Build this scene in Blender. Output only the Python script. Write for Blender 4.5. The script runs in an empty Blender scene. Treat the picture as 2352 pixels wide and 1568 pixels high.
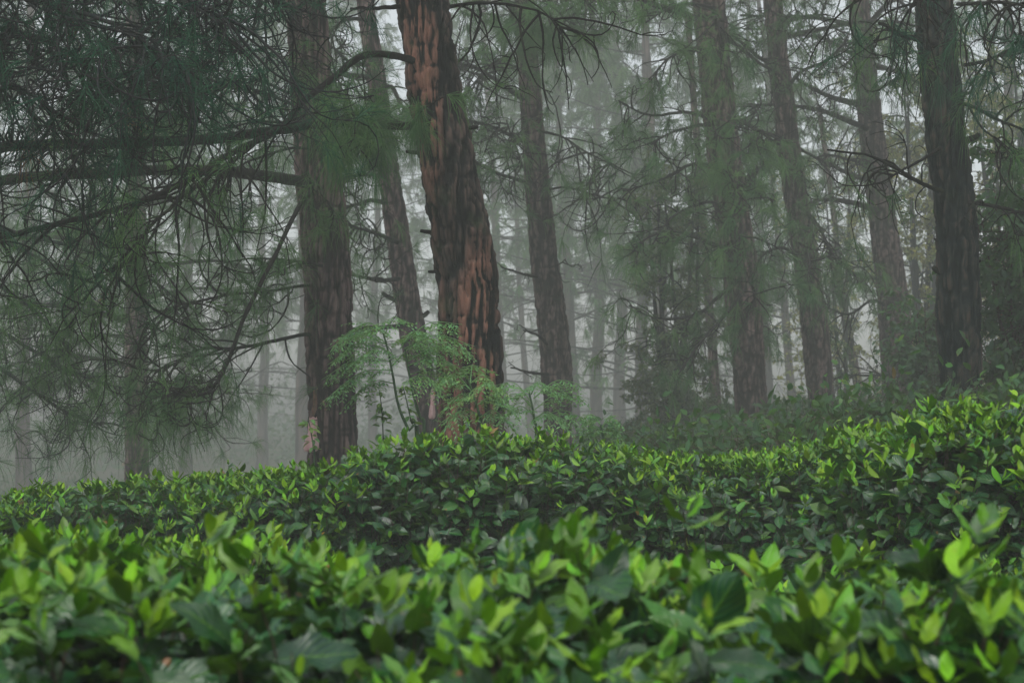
import bpy, math
import numpy as np
from mathutils import Vector

# ------------------------------------------------------------------ scene, camera, light
SC = bpy.context.scene
COL = SC.collection
CAMZ, PITCH, F = 1.25, math.radians(2.3), 4898.0          # F: focal length in layout pixels (photo seen 2352 wide)

cam_data = bpy.data.cameras.new("camera")
cam = bpy.data.objects.new("camera", cam_data)
COL.objects.link(cam)
cam.location = (0, 0, CAMZ)
cam.rotation_euler = (math.radians(90) + PITCH, 0, 0)
cam_data.sensor_width = 36
cam_data.lens = 36 * F / 2352
cam_data.clip_start, cam_data.clip_end = 0.05, 1000
cam_data.dof.use_dof = True
cam_data.dof.focus_distance = 9.6
cam_data.dof.aperture_fstop = 10.0
SC.camera = cam

SUN_EL, SUN_ROT = math.radians(58), math.radians(200)
world = bpy.data.worlds.new("World")
SC.world = world
world.use_nodes = True
wn, wl = world.node_tree.nodes, world.node_tree.links
bg = wn["Background"]
sky = wn.new("ShaderNodeTexSky")
sky.sky_type = 'NISHITA'
sky.sun_disc = False
sky.sun_elevation = SUN_EL
sky.sun_rotation = SUN_ROT
sky.dust_density = 4.0
sky.air_density = 1.0
hs = wn.new("ShaderNodeHueSaturation")
hs.inputs["Saturation"].default_value = 0.35
wl.new(sky.outputs[0], hs.inputs["Color"])
wl.new(hs.outputs[0], bg.inputs["Color"])
bg.inputs["Strength"].default_value = 0.15

sun_data = bpy.data.lights.new("sun", 'SUN')
sun_data.energy = 0.55
sun_data.angle = math.radians(25)
sun_data.color = (1.0, 0.97, 0.9)
sun = bpy.data.objects.new("sun", sun_data)
COL.objects.link(sun)
sd = Vector((math.sin(SUN_ROT) * math.cos(SUN_EL), math.cos(SUN_ROT) * math.cos(SUN_EL), math.sin(SUN_EL)))
sun.rotation_euler = sd.to_track_quat('Z', 'Y').to_euler()
sun.location = (0, 0, 30)

SC.view_settings.view_transform = 'Standard'
SC.view_settings.look = 'None'
SC.view_settings.exposure = 1.62
SC.view_settings.gamma = 1.0
SC.render.engine = 'CYCLES'
SC.cycles.use_denoising = True
SC.cycles.max_bounces = 5
SC.cycles.diffuse_bounces = 3
SC.cycles.glossy_bounces = 2
SC.cycles.transmission_bounces = 3
SC.cycles.volume_bounces = 1
SC.cycles.caustics_reflective = False
SC.cycles.caustics_refractive = False

# ------------------------------------------------------------------ helpers
R = np.random.RandomState
CP, SP = math.cos(PITCH), math.sin(PITCH)


def at(u, v, d):
    """world point seen at layout pixel (u, v) at depth d"""
    x = (u - 1176) / F * d
    t = (784 - v) / F * d
    return np.array((x, d * CP - t * SP, CAMZ + d * SP + t * CP))


def norm(a):
    return a / np.maximum(np.linalg.norm(a, axis=-1, keepdims=True), 1e-9)


def _hash(ix, iy, iz, s):
    h = (ix * 374761393 + iy * 668265263 + iz * 2147483647 + s * 1274126177) & 0xffffffff
    h = ((h ^ (h >> 13)) * 1274126177) & 0xffffffff
    h = (h ^ (h >> 16)) & 0xffffffff
    return h.astype(np.float64) / 0xffffffff


def vnoise(p, s=0):
    """value noise in [-1, 1] for points (N,3)"""
    p = np.asarray(p, float)
    i = np.floor(p).astype(np.int64)
    f = p - i
    f = f * f * (3 - 2 * f)
    r = 0
    for dx in (0, 1):
        for dy in (0, 1):
            for dz in (0, 1):
                w = (f[:, 0] if dx else 1 - f[:, 0]) * (f[:, 1] if dy else 1 - f[:, 1]) * (f[:, 2] if dz else 1 - f[:, 2])
                r = r + w * _hash(i[:, 0] + dx, i[:, 1] + dy, i[:, 2] + dz, s)
    return r * 2 - 1


def fbm(p, s=0, o=4):
    r, a = 0, 0.5
    for k in range(o):
        r = r + a * vnoise(p * (2 ** k), s + k)
        a *= 0.5
    return r


def smooth(pts, n):
    """Catmull-Rom resample of (K,m) rows to n rows"""
    pts = np.asarray(pts, float)
    P = np.vstack([2 * pts[0] - pts[1], pts, 2 * pts[-1] - pts[-2]])
    K = len(pts) - 1
    t = np.linspace(0, K, n)
    i = np.minimum(t.astype(int), K - 1)
    f = (t - i)[:, None]
    a, b, c, d = P[i], P[i + 1], P[i + 2], P[i + 3]
    return 0.5 * (2 * b + (c - a) * f + (2 * a - 5 * b + 4 * c - d) * f ** 2 + (3 * b - a - 3 * c + d) * f ** 3)


class MB:
    """collects quads; build() links them as one mesh object"""
    def __init__(s):
        s.v, s.f, s.c, s.uv, s.n = [], [], [], [], 0

    def add(s, v, f, c=None, uv=None):
        v = np.asarray(v, np.float32).reshape(-1, 3)
        s.v.append(v)
        s.f.append(np.asarray(f, np.int64) + s.n)
        s.c.append(np.zeros((len(v), 4), np.float32) if c is None else np.asarray(c, np.float32))
        s.uv.append(np.zeros((len(v), 2), np.float32) if uv is None else np.asarray(uv, np.float32))
        s.n += len(v)

    def build(s, name, mat, parent=None, base=None, flat=False):
        v = np.concatenate(s.v)
        f = np.concatenate(s.f)
        c = np.concatenate(s.c)
        uv = np.concatenate(s.uv)
        if base is not None:
            v = v - np.asarray(base, np.float32)
        me = bpy.data.meshes.new(name)
        nf = len(f)
        me.vertices.add(len(v))
        me.vertices.foreach_set("co", v.ravel())
        me.loops.add(nf * 4)
        li = f.ravel().astype(np.int32)
        me.loops.foreach_set("vertex_index", li)
        me.polygons.add(nf)
        me.polygons.foreach_set("loop_start", np.arange(0, nf * 4, 4, dtype=np.int32))
        if not flat:
            me.polygons.foreach_set("use_smooth", np.ones(nf, bool))
        at_ = me.attributes.new("tone", 'FLOAT_COLOR', 'POINT')
        at_.data.foreach_set("color", c.ravel())
        ul = me.uv_layers.new(name="UVMap")
        ul.data.foreach_set("uv", uv[li].ravel())
        me.update(calc_edges=True)
        me.materials.append(mat)
        o = bpy.data.objects.new(name, me)
        COL.objects.link(o)
        if parent is not None:
            o.parent = parent
        return o


def thing(name, label, cat, loc, group=None):
    o = bpy.data.objects.new(name, None)
    COL.objects.link(o)
    o.location = loc
    o.empty_display_size = 0.2
    o["label"], o["category"] = label, cat
    if group:
        o["group"] = group
    return o


def tag(o, label=None, cat=None, group=None, kind=None):
    for k, x in (("label", label), ("category", cat), ("group", group), ("kind", kind)):
        if x:
            o[k] = x
    return o


def copy_tree(o, parent=None):
    c = o.copy()
    COL.objects.link(c)
    c.parent = parent
    for ch in list(o.children):
        copy_tree(ch, c)
    return c


def tubes(mb, P, r0, r1, sides=3, rng=None, c=None, taper=1.0):
    """P (N,n,3) centre lines -> tapered tubes"""
    P = np.asarray(P, float)
    N, n = P.shape[:2]
    T = norm(np.gradient(P, axis=1))
    ref = norm((rng or R(1)).normal(size=(N, 1, 3)) + np.array((0.01, 0.3, 0.02)))
    A = norm(np.cross(T, ref))
    B = np.cross(T, A)
    t = np.linspace(0, 1, n)[None, :] ** taper
    rad = np.asarray(r0).reshape(-1, 1) * (1 - t) + np.asarray(r1).reshape(-1, 1) * t
    ang = np.linspace(0, 2 * math.pi, sides, endpoint=False)
    V = P[:, :, None] + rad[:, :, None, None] * (np.cos(ang)[None, None, :, None] * A[:, :, None] + np.sin(ang)[None, None, :, None] * B[:, :, None])
    idx = np.arange(N * n * sides).reshape(N, n, sides)
    q = np.stack([idx[:, :-1], np.roll(idx, -1, 2)[:, :-1], np.roll(idx, -1, 2)[:, 1:], idx[:, 1:]], -1).reshape(-1, 4)
    cc = None
    if c is not None:
        cc = np.tile(np.asarray(c, np.float32), (N * n * sides, 1))
    mb.add(V, q, cc)


def tube1(mb, P, rad, sides=12, bump=0.0, seed=0, caps=False):
    """one tube with per-point radius, parallel frames and a bumpy skin"""
    P = np.asarray(P, float)
    n = len(P)
    T = norm(np.gradient(P, axis=0))
    A = np.zeros((n, 3))
    a = np.cross(T[0], (0.3, 0.9, 0.2))
    for i in range(n):
        a = a - T[i] * np.dot(a, T[i])
        a = a / np.linalg.norm(a)
        A[i] = a
    B = np.cross(T, A)
    ang = np.linspace(0, 2 * math.pi, sides, endpoint=False)
    rad = np.broadcast_to(np.asarray(rad, float), (n,))
    D = np.cos(ang)[None, :, None] * A[:, None] + np.sin(ang)[None, :, None] * B[:, None]
    V = P[:, None] + rad[:, None, None] * D
    if bump:
        nz = fbm(V.reshape(-1, 3) * (1.2 / max(rad.mean(), .004)), seed, 3).reshape(n, sides)
        V = V + D * (nz * bump * rad[:, None])[:, :, None]
    idx = np.arange(n * sides).reshape(n, sides)
    nx = np.roll(idx, -1, 1)
    q = np.stack([idx[:-1], nx[:-1], nx[1:], idx[1:]], -1).reshape(-1, 4)
    mb.add(V, q)
    if caps:
        k = mb.n
        ring = V[-1]
        mb.add(np.vstack([ring, ring.mean(0)[None] + T[-1] * rad[-1] * .3]),
               np.array([[i, (i + 1) % sides, sides, sides] for i in range(sides)]))
        # avoid degenerate quads: use triangle fan folded into quads
        mb.f[-1] = np.array([[k + i, k + (i + 1) % sides, k + (i + 2) % sides, k + sides] for i in range(0, sides, 2)])


def strands(o, d, L, n, curl, rng, grav=0.0, wob=0.1, hook=1.0):
    """curly centre lines: o,d (N,3), L (N,) -> (N,n,3) and end directions"""
    N = len(o)
    axis = norm(rng.normal(size=(N, 3)))
    P = np.zeros((N, n, 3))
    P[:, 0] = o
    st = (np.asarray(L) / (n - 1))[:, None]
    d = norm(d)
    cu = (curl * rng.normal(size=N))[:, None]
    D = np.zeros((N, n, 3))
    D[:, 0] = d
    for k in range(1, n):
        w = cu * (0.4 + hook * (k / n) ** 2 * 1.6)
        d = norm(d + np.cross(axis, d) * w + rng.normal(size=(N, 3)) * wob + np.array((0, 0, -grav)))
        P[:, k] = P[:, k - 1] + d * st
        D[:, k] = d
    return P, D


def needles(mb, o, d, cnt, L, W, spread, droop, rng, dead=0.0, back=0.08):
    """tufts of long drooping needles at points o with axes d"""
    M = len(o)
    o = np.repeat(o, cnt, 0)
    dd = np.repeat(norm(d), cnt, 0)
    N = M * cnt
    tone = np.repeat(rng.rand(M), cnt) * 0.6 + rng.rand(N) * 0.4
    isdead = np.repeat(rng.rand(M) < dead, cnt) * 1.0
    p0 = o - dd * (rng.rand(N, 1) * back)
    q = norm(dd + rng.normal(size=(N, 3)) * spread)
    Ln = (L * (0.65 + 0.5 * rng.rand(N)))[:, None]
    dn = np.array((0, 0, -1.0))
    dr = droop * (0.6 + 0.8 * rng.rand(N))[:, None]
    p1 = p0 + q * Ln * 0.5 + dn * Ln * 0.12 * dr
    p2 = p0 + q * Ln * (1 - 0.25 * dr) + dn * Ln * 0.5 * dr
    s = norm(np.cross(q, rng.normal(size=(N, 3)))) * W
    V = np.stack([p0 - s * .5, p0 + s * .5, p1 - s * .5, p1 + s * .5, p2 - s * .15, p2 + s * .15], 1)
    b = (np.arange(N) * 6)[:, None]
    f = np.concatenate([b + np.array([[0, 1, 3, 2]]), b + np.array([[2, 3, 5, 4]])])
    c = np.repeat(np.stack([tone, isdead, rng.rand(N), np.ones(N)], 1), 6, 0)
    mb.add(V.reshape(-1, 3), f, c)


def leaves(mb, o, ax, up, L, W, rng, age, nl=5, fold=0.35, curl=0.35, wav=0.0, across=3):
    """pointed leaf blades; o origin, ax long axis, up blade normal, age 0 old .. 1 young"""
    N = len(o)
    ax = norm(ax)
    side = norm(np.cross(ax, up))
    up = np.cross(side, ax)
    L = np.broadcast_to(L, (N,))
    W = np.broadcast_to(W, (N,))
    t = np.linspace(0, 1, nl)
    prof = np.sin(math.pi * np.clip(t, 0, 1) ** 0.9) ** 0.72
    prof = np.nan_to_num(prof)
    prof[0] = 0.10
    prof[-1] = 0.03
    s = np.linspace(-1, 1, across)
    cu = (curl * (0.3 + 1.4 * rng.rand(N)) * np.where(rng.rand(N) < .25, -0.5, 1))[:, None]
    fo = (fold * (0.3 + 1.2 * rng.rand(N)))[:, None]
    ang = cu * t[None, :]                                           # arc bend
    cx = np.where(np.abs(cu) < 1e-3, t[None], np.sin(ang) / np.where(np.abs(cu) < 1e-3, 1, cu))
    cz = -(1 - np.cos(ang)) / np.where(np.abs(cu) < 1e-3, 1, cu)
    C = o[:, None] + ax[:, None] * (cx * L[:, None])[..., None] + up[:, None] * (cz * L[:, None])[..., None]
    hw = prof[None, :] * (W[:, None] * 0.5)
    V = C[:, :, None] + side[:, None, None] * (hw[:, :, None] * s[None, None])[..., None]
    lift = np.abs(s)[None, None] * hw[:, :, None] * fo[:, :, None]
    if wav:
        ph = rng.rand(N, 1, 1) * 6.28
        lift = lift + wav * np.abs(s)[None, None] * hw[:, :, None] * np.sin(ph + t[None, :, None] * 14 + s[None, None] * 1.5)
    V = V + up[:, None, None] * lift[..., None]
    idx = np.arange(N * nl * across).reshape(N, nl, across)
    f = np.stack([idx[:, :-1, :-1], idx[:, :-1, 1:], idx[:, 1:, 1:], idx[:, 1:, :-1]], -1).reshape(-1, 4)
    age = np.broadcast_to(age, (N,))
    c = np.repeat(np.stack([rng.rand(N), age, rng.rand(N), (rng.rand(N) > .0015) * 1.0], 1), nl * across, 0)
    uv = np.tile(np.stack(np.meshgrid(t, (s + 1) / 2, indexing='ij')[::-1], -1).reshape(1, -1, 2), (N, 1, 1)).reshape(-1, 2)
    mb.add(V.reshape(-1, 3), f, c, uv)


# ------------------------------------------------------------------ materials
def new_mat(name):
    m = bpy.data.materials.new(name)
    m.use_nodes = True
    nt = m.node_tree
    nt.nodes.clear()
    out = nt.nodes.new("ShaderNodeOutputMaterial")
    return m, nt, out


def N_(nt, typ, **kw):
    n = nt.nodes.new(typ)
    for k, v in kw.items():
        if k in n.inputs.keys() if isinstance(k, str) else False:
            n.inputs[k].default_value = v
        else:
            setattr(n, k, v)
    return n


def ramp(nt, src, stops):
    r = nt.nodes.new("ShaderNodeValToRGB")
    e = r.color_ramp.elements
    while len(e) > 1:
        e.remove(e[-1])
    e[0].position, e[0].color = stops[0][0], (*stops[0][1], 1)
    for p, c in stops[1:]:
        x = e.new(p)
        x.color = (*c, 1)
    nt.links.new(src, r.inputs[0])
    return r.outputs[0]


def mixc(nt, fac, a, b, typ='MIX'):
    n = nt.nodes.new("ShaderNodeMix")
    n.data_type = 'RGBA'
    n.blend_type = typ
    for s, v in ((0, fac), (6, a), (7, b)):
        if hasattr(v, "links"):
            nt.links.new(v, n.inputs[s])
        elif s == 0:
            n.inputs[s].default_value = v
        else:
            n.inputs[s].default_value = (*v, 1)
    return n.outputs[2]


def math_(nt, op, a, b=0.0, clamp=False):
    n = nt.nodes.new("ShaderNodeMath")
    n.operation = op
    n.use_clamp = clamp
    for s, v in ((0, a), (1, b)):
        if hasattr(v, "links"):
            nt.links.new(v, n.inputs[s])
        else:
            n.inputs[s].default_value = v
    return n.outputs[0]


def noise_(nt, vec, scale, detail=4, rough=.55):
    n = nt.nodes.new("ShaderNodeTexNoise")
    n.inputs["Scale"].default_value = scale
    n.inputs["Detail"].default_value = detail
    n.inputs["Roughness"].default_value = rough
    if vec is not None:
        nt.links.new(vec, n.inputs["Vector"])
    return n.outputs["Fac"]


def leaf_mat(name, old, mid, young, rough=.35, veins=True, trans=.35, spots=True):
    """blade colour runs old -> mid -> young on tone.y; hue jitter on tone.x"""
    m, nt, out = new_mat(name)
    a = N_(nt, "ShaderNodeAttribute", attribute_name="tone")
    sep = nt.nodes.new("ShaderNodeSeparateColor")
    nt.links.new(a.outputs["Color"], sep.inputs[0])
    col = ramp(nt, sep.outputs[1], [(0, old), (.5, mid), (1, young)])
    h = nt.nodes.new("ShaderNodeHueSaturation")
    nt.links.new(col, h.inputs["Color"])
    nt.links.new(math_(nt, 'MULTIPLY_ADD', sep.outputs[0], .05), h.inputs["Hue"])
    h.inputs["Hue"].links[0].from_node.inputs[2].default_value = .475
    nt.links.new(math_(nt, 'MULTIPLY_ADD', sep.outputs[2], .7), h.inputs["Value"])
    h.inputs["Value"].links[0].from_node.inputs[2].default_value = .65
    col = mixc(nt, a.outputs["Alpha"], (.15, .075, .02), h.outputs[0])
    bsdf = nt.nodes.new("ShaderNodeBsdfPrincipled")
    if veins:
        uv = N_(nt, "ShaderNodeUVMap")
        sx = nt.nodes.new("ShaderNodeSeparateXYZ")
        nt.links.new(uv.outputs[0], sx.inputs[0])
        du = math_(nt, 'ABSOLUTE', math_(nt, 'SUBTRACT', sx.outputs[0], .5))
        mid_ = math_(nt, 'SUBTRACT', 1.0, math_(nt, 'MULTIPLY', du, 22.0), True)
        ph = math_(nt, 'SUBTRACT', math_(nt, 'MULTIPLY', sx.outputs[1], 52.0), math_(nt, 'MULTIPLY', du, 38.0))
        vn = math_(nt, 'POWER', math_(nt, 'MAXIMUM', math_(nt, 'SINE', ph), 0.0), 5.0)
        vn = math_(nt, 'MULTIPLY', vn, .55)
        v = math_(nt, 'MAXIMUM', mid_, vn)
        col = mixc(nt, math_(nt, 'MULTIPLY', v, .35), col, (young[0] * 1.1, young[1] * 1.1, young[2] * 1.5))
        wv = math_(nt, 'SINE', ph)
        hgt = math_(nt, 'ADD', math_(nt, 'MULTIPLY', wv, .5), math_(nt, 'MULTIPLY', mid_, -1.5))
        bp = nt.nodes.new("ShaderNodeBump")
        bp.inputs["Strength"].default_value = .5
        bp.inputs["Distance"].default_value = .0016
        nt.links.new(hgt, bp.inputs["Height"])
        nt.links.new(bp.outputs[0], bsdf.inputs["Normal"])
    if spots:
        tc = nt.nodes.new("ShaderNodeTexCoord")
        ns = noise_(nt, tc.outputs["Object"], 38, 3)
        sp = math_(nt, 'MULTIPLY', math_(nt, 'SUBTRACT', ns, .66), 14.0, True)
        sel = math_(nt, 'GREATER_THAN', sep.outputs[2], .55)
        col = mixc(nt, math_(nt, 'MULTIPLY', sp, sel), col, (.16, .07, .02))
    nt.links.new(col, bsdf.inputs["Base Color"])
    bsdf.inputs["Roughness"].default_value = rough
    nt.links.new(math_(nt, "SUBTRACT", .5, math_(nt, "MULTIPLY", sep.outputs[1], .30)), bsdf.inputs["Specular IOR Level"])
    tr = nt.nodes.new("ShaderNodeBsdfTranslucent")
    tcol = mixc(nt, .5, col, young)
    nt.links.new(tcol, tr.inputs["Color"])
    ms = nt.nodes.new("ShaderNodeMixShader")
    ms.inputs[0].default_value = trans
    nt.links.new(bsdf.outputs[0], ms.inputs[1])
    nt.links.new(tr.outputs[0], ms.inputs[2])
    nt.links.new(ms.outputs[0], out.inputs[0])
    return m


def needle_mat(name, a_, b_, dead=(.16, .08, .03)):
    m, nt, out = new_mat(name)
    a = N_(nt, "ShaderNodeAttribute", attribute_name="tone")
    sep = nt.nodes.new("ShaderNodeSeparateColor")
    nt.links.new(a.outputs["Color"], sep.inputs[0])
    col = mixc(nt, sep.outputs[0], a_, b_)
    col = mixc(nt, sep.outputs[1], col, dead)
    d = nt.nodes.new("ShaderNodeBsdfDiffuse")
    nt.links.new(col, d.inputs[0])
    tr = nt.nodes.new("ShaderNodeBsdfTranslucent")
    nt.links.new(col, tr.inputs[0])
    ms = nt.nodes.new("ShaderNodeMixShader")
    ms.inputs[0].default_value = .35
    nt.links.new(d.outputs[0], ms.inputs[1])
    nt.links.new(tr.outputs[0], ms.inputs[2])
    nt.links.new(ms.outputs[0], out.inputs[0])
    return m


def bark_mat(name, furrow, plate, ridge, scale=1.0, lichen=.5, moss=.3, bare=None):
    """furrowed pine bark; tone.x = relief height laid down with the mesh"""
    m, nt, out = new_mat(name)
    tc = nt.nodes.new("ShaderNodeTexCoord")
    mp = nt.nodes.new("ShaderNodeMapping")
    mp.inputs["Scale"].default_value = (scale, scale, scale * .22)
    nt.links.new(tc.outputs["Object"], mp.inputs[0])
    a = N_(nt, "ShaderNodeAttribute", attribute_name="tone")
    sep = nt.nodes.new("ShaderNodeSeparateColor")
    nt.links.new(a.outputs["Color"], sep.inputs[0])
    n1 = noise_(nt, mp.outputs[0], 34, 6, .65)
    n2 = noise_(nt, mp.outputs[0], 9, 4, .6)
    n3 = noise_(nt, tc.outputs["Object"], 60, 4, .7)
    f = math_(nt, 'ADD', math_(nt, 'MULTIPLY', sep.outputs[0], .55), math_(nt, 'MULTIPLY', n1, .5))
    col = ramp(nt, f, [(.38, tuple(x * .4 for x in furrow)), (.50, furrow), (.64, plate), (.84, tuple(x * 1.15 for x in ridge))])
    col = mixc(nt, math_(nt, 'MULTIPLY', math_(nt, 'SUBTRACT', n2, .45), 3.0, True), col,
               mixc(nt, .5, col, furrow))
    if bare is not None:
        # weathered-away outer bark showing fresh rust-red plates in long strips
        mp2 = nt.nodes.new("ShaderNodeMapping")
        mp2.inputs["Scale"].default_value = (1, 1, .16)
        nt.links.new(tc.outputs["Object"], mp2.inputs[0])
        n4 = noise_(nt, mp2.outputs[0], 7.5, 4, .6)
        k = math_(nt, 'MULTIPLY', math_(nt, 'SUBTRACT', n4, bare[0]), 7.0, True)
        k = math_(nt, 'MULTIPLY', k, math_(nt, 'MULTIPLY', math_(nt, 'SUBTRACT', f, .44), 7.0, True))
        k = math_(nt, 'MULTIPLY', k, sep.outputs[1])
        rc = ramp(nt, n1, [(.3, tuple(x * .45 for x in bare[1])), (.6, bare[1]), (.8, tuple(x * 1.35 for x in bare[1]))])
        col = mixc(nt, k, col, rc)
    lk = math_(nt, 'MULTIPLY', math_(nt, 'SUBTRACT', n3, .68), 12.0, True)
    col = mixc(nt, math_(nt, 'MULTIPLY', lk, lichen), col, (.30, .33, .26))
    n5 = noise_(nt, tc.outputs["Object"], 7, 5, .6)
    mk = math_(nt, 'MULTIPLY', math_(nt, 'SUBTRACT', n5, .55), 5.0, True)
    col = mixc(nt, math_(nt, 'MULTIPLY', mk, moss), col, (.05, .075, .03))
    b = nt.nodes.new("ShaderNodeBsdfPrincipled")
    b.inputs["Roughness"].default_value = .8
    b.inputs["Specular IOR Level"].default_value = .06
    nt.links.new(col, b.inputs["Base Color"])
    bp = nt.nodes.new("ShaderNodeBump")
    bp.inputs["Strength"].default_value = .8
    bp.inputs["Distance"].default_value = .012
    nt.links.new(n1, bp.inputs["Height"])
    nt.links.new(bp.outputs[0], b.inputs["Normal"])
    nt.links.new(b.outputs[0], out.inputs[0])
    return m


def plain_mat(name, c1, c2, scale=20, rough=.8, bump=.003, trans=0):
    m, nt, out = new_mat(name)
    tc = nt.nodes.new("ShaderNodeTexCoord")
    n = noise_(nt, tc.outputs["Object"], scale, 5, .6)
    col = ramp(nt, n, [(.35, c1), (.65, c2)])
    b = nt.nodes.new("ShaderNodeBsdfPrincipled")
    b.inputs["Roughness"].default_value = rough
    b.inputs["Specular IOR Level"].default_value = .08
    nt.links.new(col, b.inputs["Base Color"])
    bp = nt.nodes.new("ShaderNodeBump")
    bp.inputs["Strength"].default_value = .6
    bp.inputs["Distance"].default_value = bump
    nt.links.new(n, bp.inputs["Height"])
    nt.links.new(bp.outputs[0], b.inputs["Normal"])
    if trans:
        tr = nt.nodes.new("ShaderNodeBsdfTranslucent")
        nt.links.new(col, tr.inputs[0])
        ms = nt.nodes.new("ShaderNodeMixShader")
        ms.inputs[0].default_value = trans
        nt.links.new(b.outputs[0], ms.inputs[1])
        nt.links.new(tr.outputs[0], ms.inputs[2])
        nt.links.new(ms.outputs[0], out.inputs[0])
    else:
        nt.links.new(b.outputs[0], out.inputs[0])
    return m


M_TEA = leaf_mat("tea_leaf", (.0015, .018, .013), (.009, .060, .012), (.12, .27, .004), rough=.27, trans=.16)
M_HERB = leaf_mat("herb_leaf", (.006, .030, .016), (.02, .075, .02), (.09, .19, .02), rough=.7, trans=.4)
M_FROND = leaf_mat("frond_leaflet", (.05, .16, .065), (.10, .24, .08), (.19, .29, .04), rough=.55, veins=False, trans=.45, spots=False)
M_BROAD = leaf_mat("broad_leaf", (.012, .04, .02), (.06, .10, .025), (.20, .20, .04), rough=.55, veins=False, trans=.4, spots=False)
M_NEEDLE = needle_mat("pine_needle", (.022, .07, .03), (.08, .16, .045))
M_NEEDLE_D = needle_mat("dark_pine_needle", (.008, .04, .028), (.03, .09, .045))  # darker, tealer needle colour for some boughs
M_TWIG = plain_mat("twig_bark", (.006, .012, .013), (.022, .02, .02), 30)
M_BRANCH = bark_mat("branch_bark", (0.012, 0.009, 0.008), (0.042, 0.027, 0.023), (0.078, 0.051, 0.042), 3.0, .5, .3)
M_BARK = bark_mat("pine_bark", (.018, .013, .013), (.068, .046, .044), (.13, .092, .085), 1.0, .4, .2)
M_BARK_RED = bark_mat("red_pine_bark", (.008, .009, .009), (.038, .029, .026), (.09, .062, .05), 1.0, .7, .35,
                      bare=(.37, (.18, .09, .064)))
M_BARK_DARK = bark_mat("dark_pine_bark", (.002, .007, .008), (.020, .022, .020), (.062, .044, .034), 1.0, .25, .15)
M_BARK_FAR = bark_mat("far_pine_bark", (0.028, 0.021, 0.021), (0.063, 0.045, 0.042), (0.091, 0.070, 0.063), .6, .2, .1)
M_STEM = plain_mat("green_stem", (.02, .05, .025), (.05, .09, .04), 40, .6)
M_WOOD = plain_mat("tea_wood", (.02, .014, .010), (.055, .04, .028), 40, .8)
M_SCAR = plain_mat("tapped_wood", (.08, .04, .03), (.19, .105, .075), 25, .8)
M_BAG = plain_mat("pink_plastic", (.40, .24, .235), (.52, .37, .36), 18, .35, .004, .35)
M_SOIL = plain_mat("forest_soil", (.018, .02, .012), (.05, .05, .025), 3, .95, .03)


# ------------------------------------------------------------------ terrain
def gz(x, y):
    x, y = np.asarray(x, float), np.asarray(y, float)
    b = np.clip(.55 + .2 * x, -.1, 1.15)
    s = np.clip((y - 8.5) / 4, 0, 1)
    s = s * s * (3 - 2 * s)
    z = b * s + np.clip((y - 4) / 4, 0, 1) * .1 * np.clip(1 + x, 0, 2)
    fall = np.clip((y - 30) / 22, 0, 1)
    z = z * (1 - fall) - .5 * fall
    far = np.clip((y - 75) / 35, 0, 1)
    z = z + 1.3 * far * far * (3 - 2 * far)
    return z + .62 * np.clip(-3.5 - y, 0, None)  # unseen slope behind the camera, added to block low sky light


def build_ground():
    mb = MB()
    nx, ny = 170, 260
    xs = np.linspace(-1, 1, nx)
    xs = np.sign(xs) * (np.abs(xs) ** 1.8) * 70
    ys = np.concatenate([np.linspace(-30, -6.2, 30), -6 + 126 * np.linspace(0, 1, ny - 30) ** 1.6])
    X, Y = np.meshgrid(xs, ys, indexing='ij')
    Z = gz(X, Y)
    p = np.stack([X, Y, Z * 0], -1).reshape(-1, 3)
    Z = Z + (fbm(p * 1.3, 3) * .05 + fbm(p * .12, 9) * .12 * np.clip(Y.ravel() / 20 - .6, 0, 1)).reshape(nx, ny)
    idx = np.arange(nx * ny).reshape(nx, ny)
    q = np.stack([idx[:-1, :-1], idx[1:, :-1], idx[1:, 1:], idx[:-1, 1:]], -1).reshape(-1, 4)
    mb.add(np.stack([X, Y, Z], -1).reshape(-1, 3), q)
    tag(mb.build("ground", M_SOIL), kind="structure")


build_ground()


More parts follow.
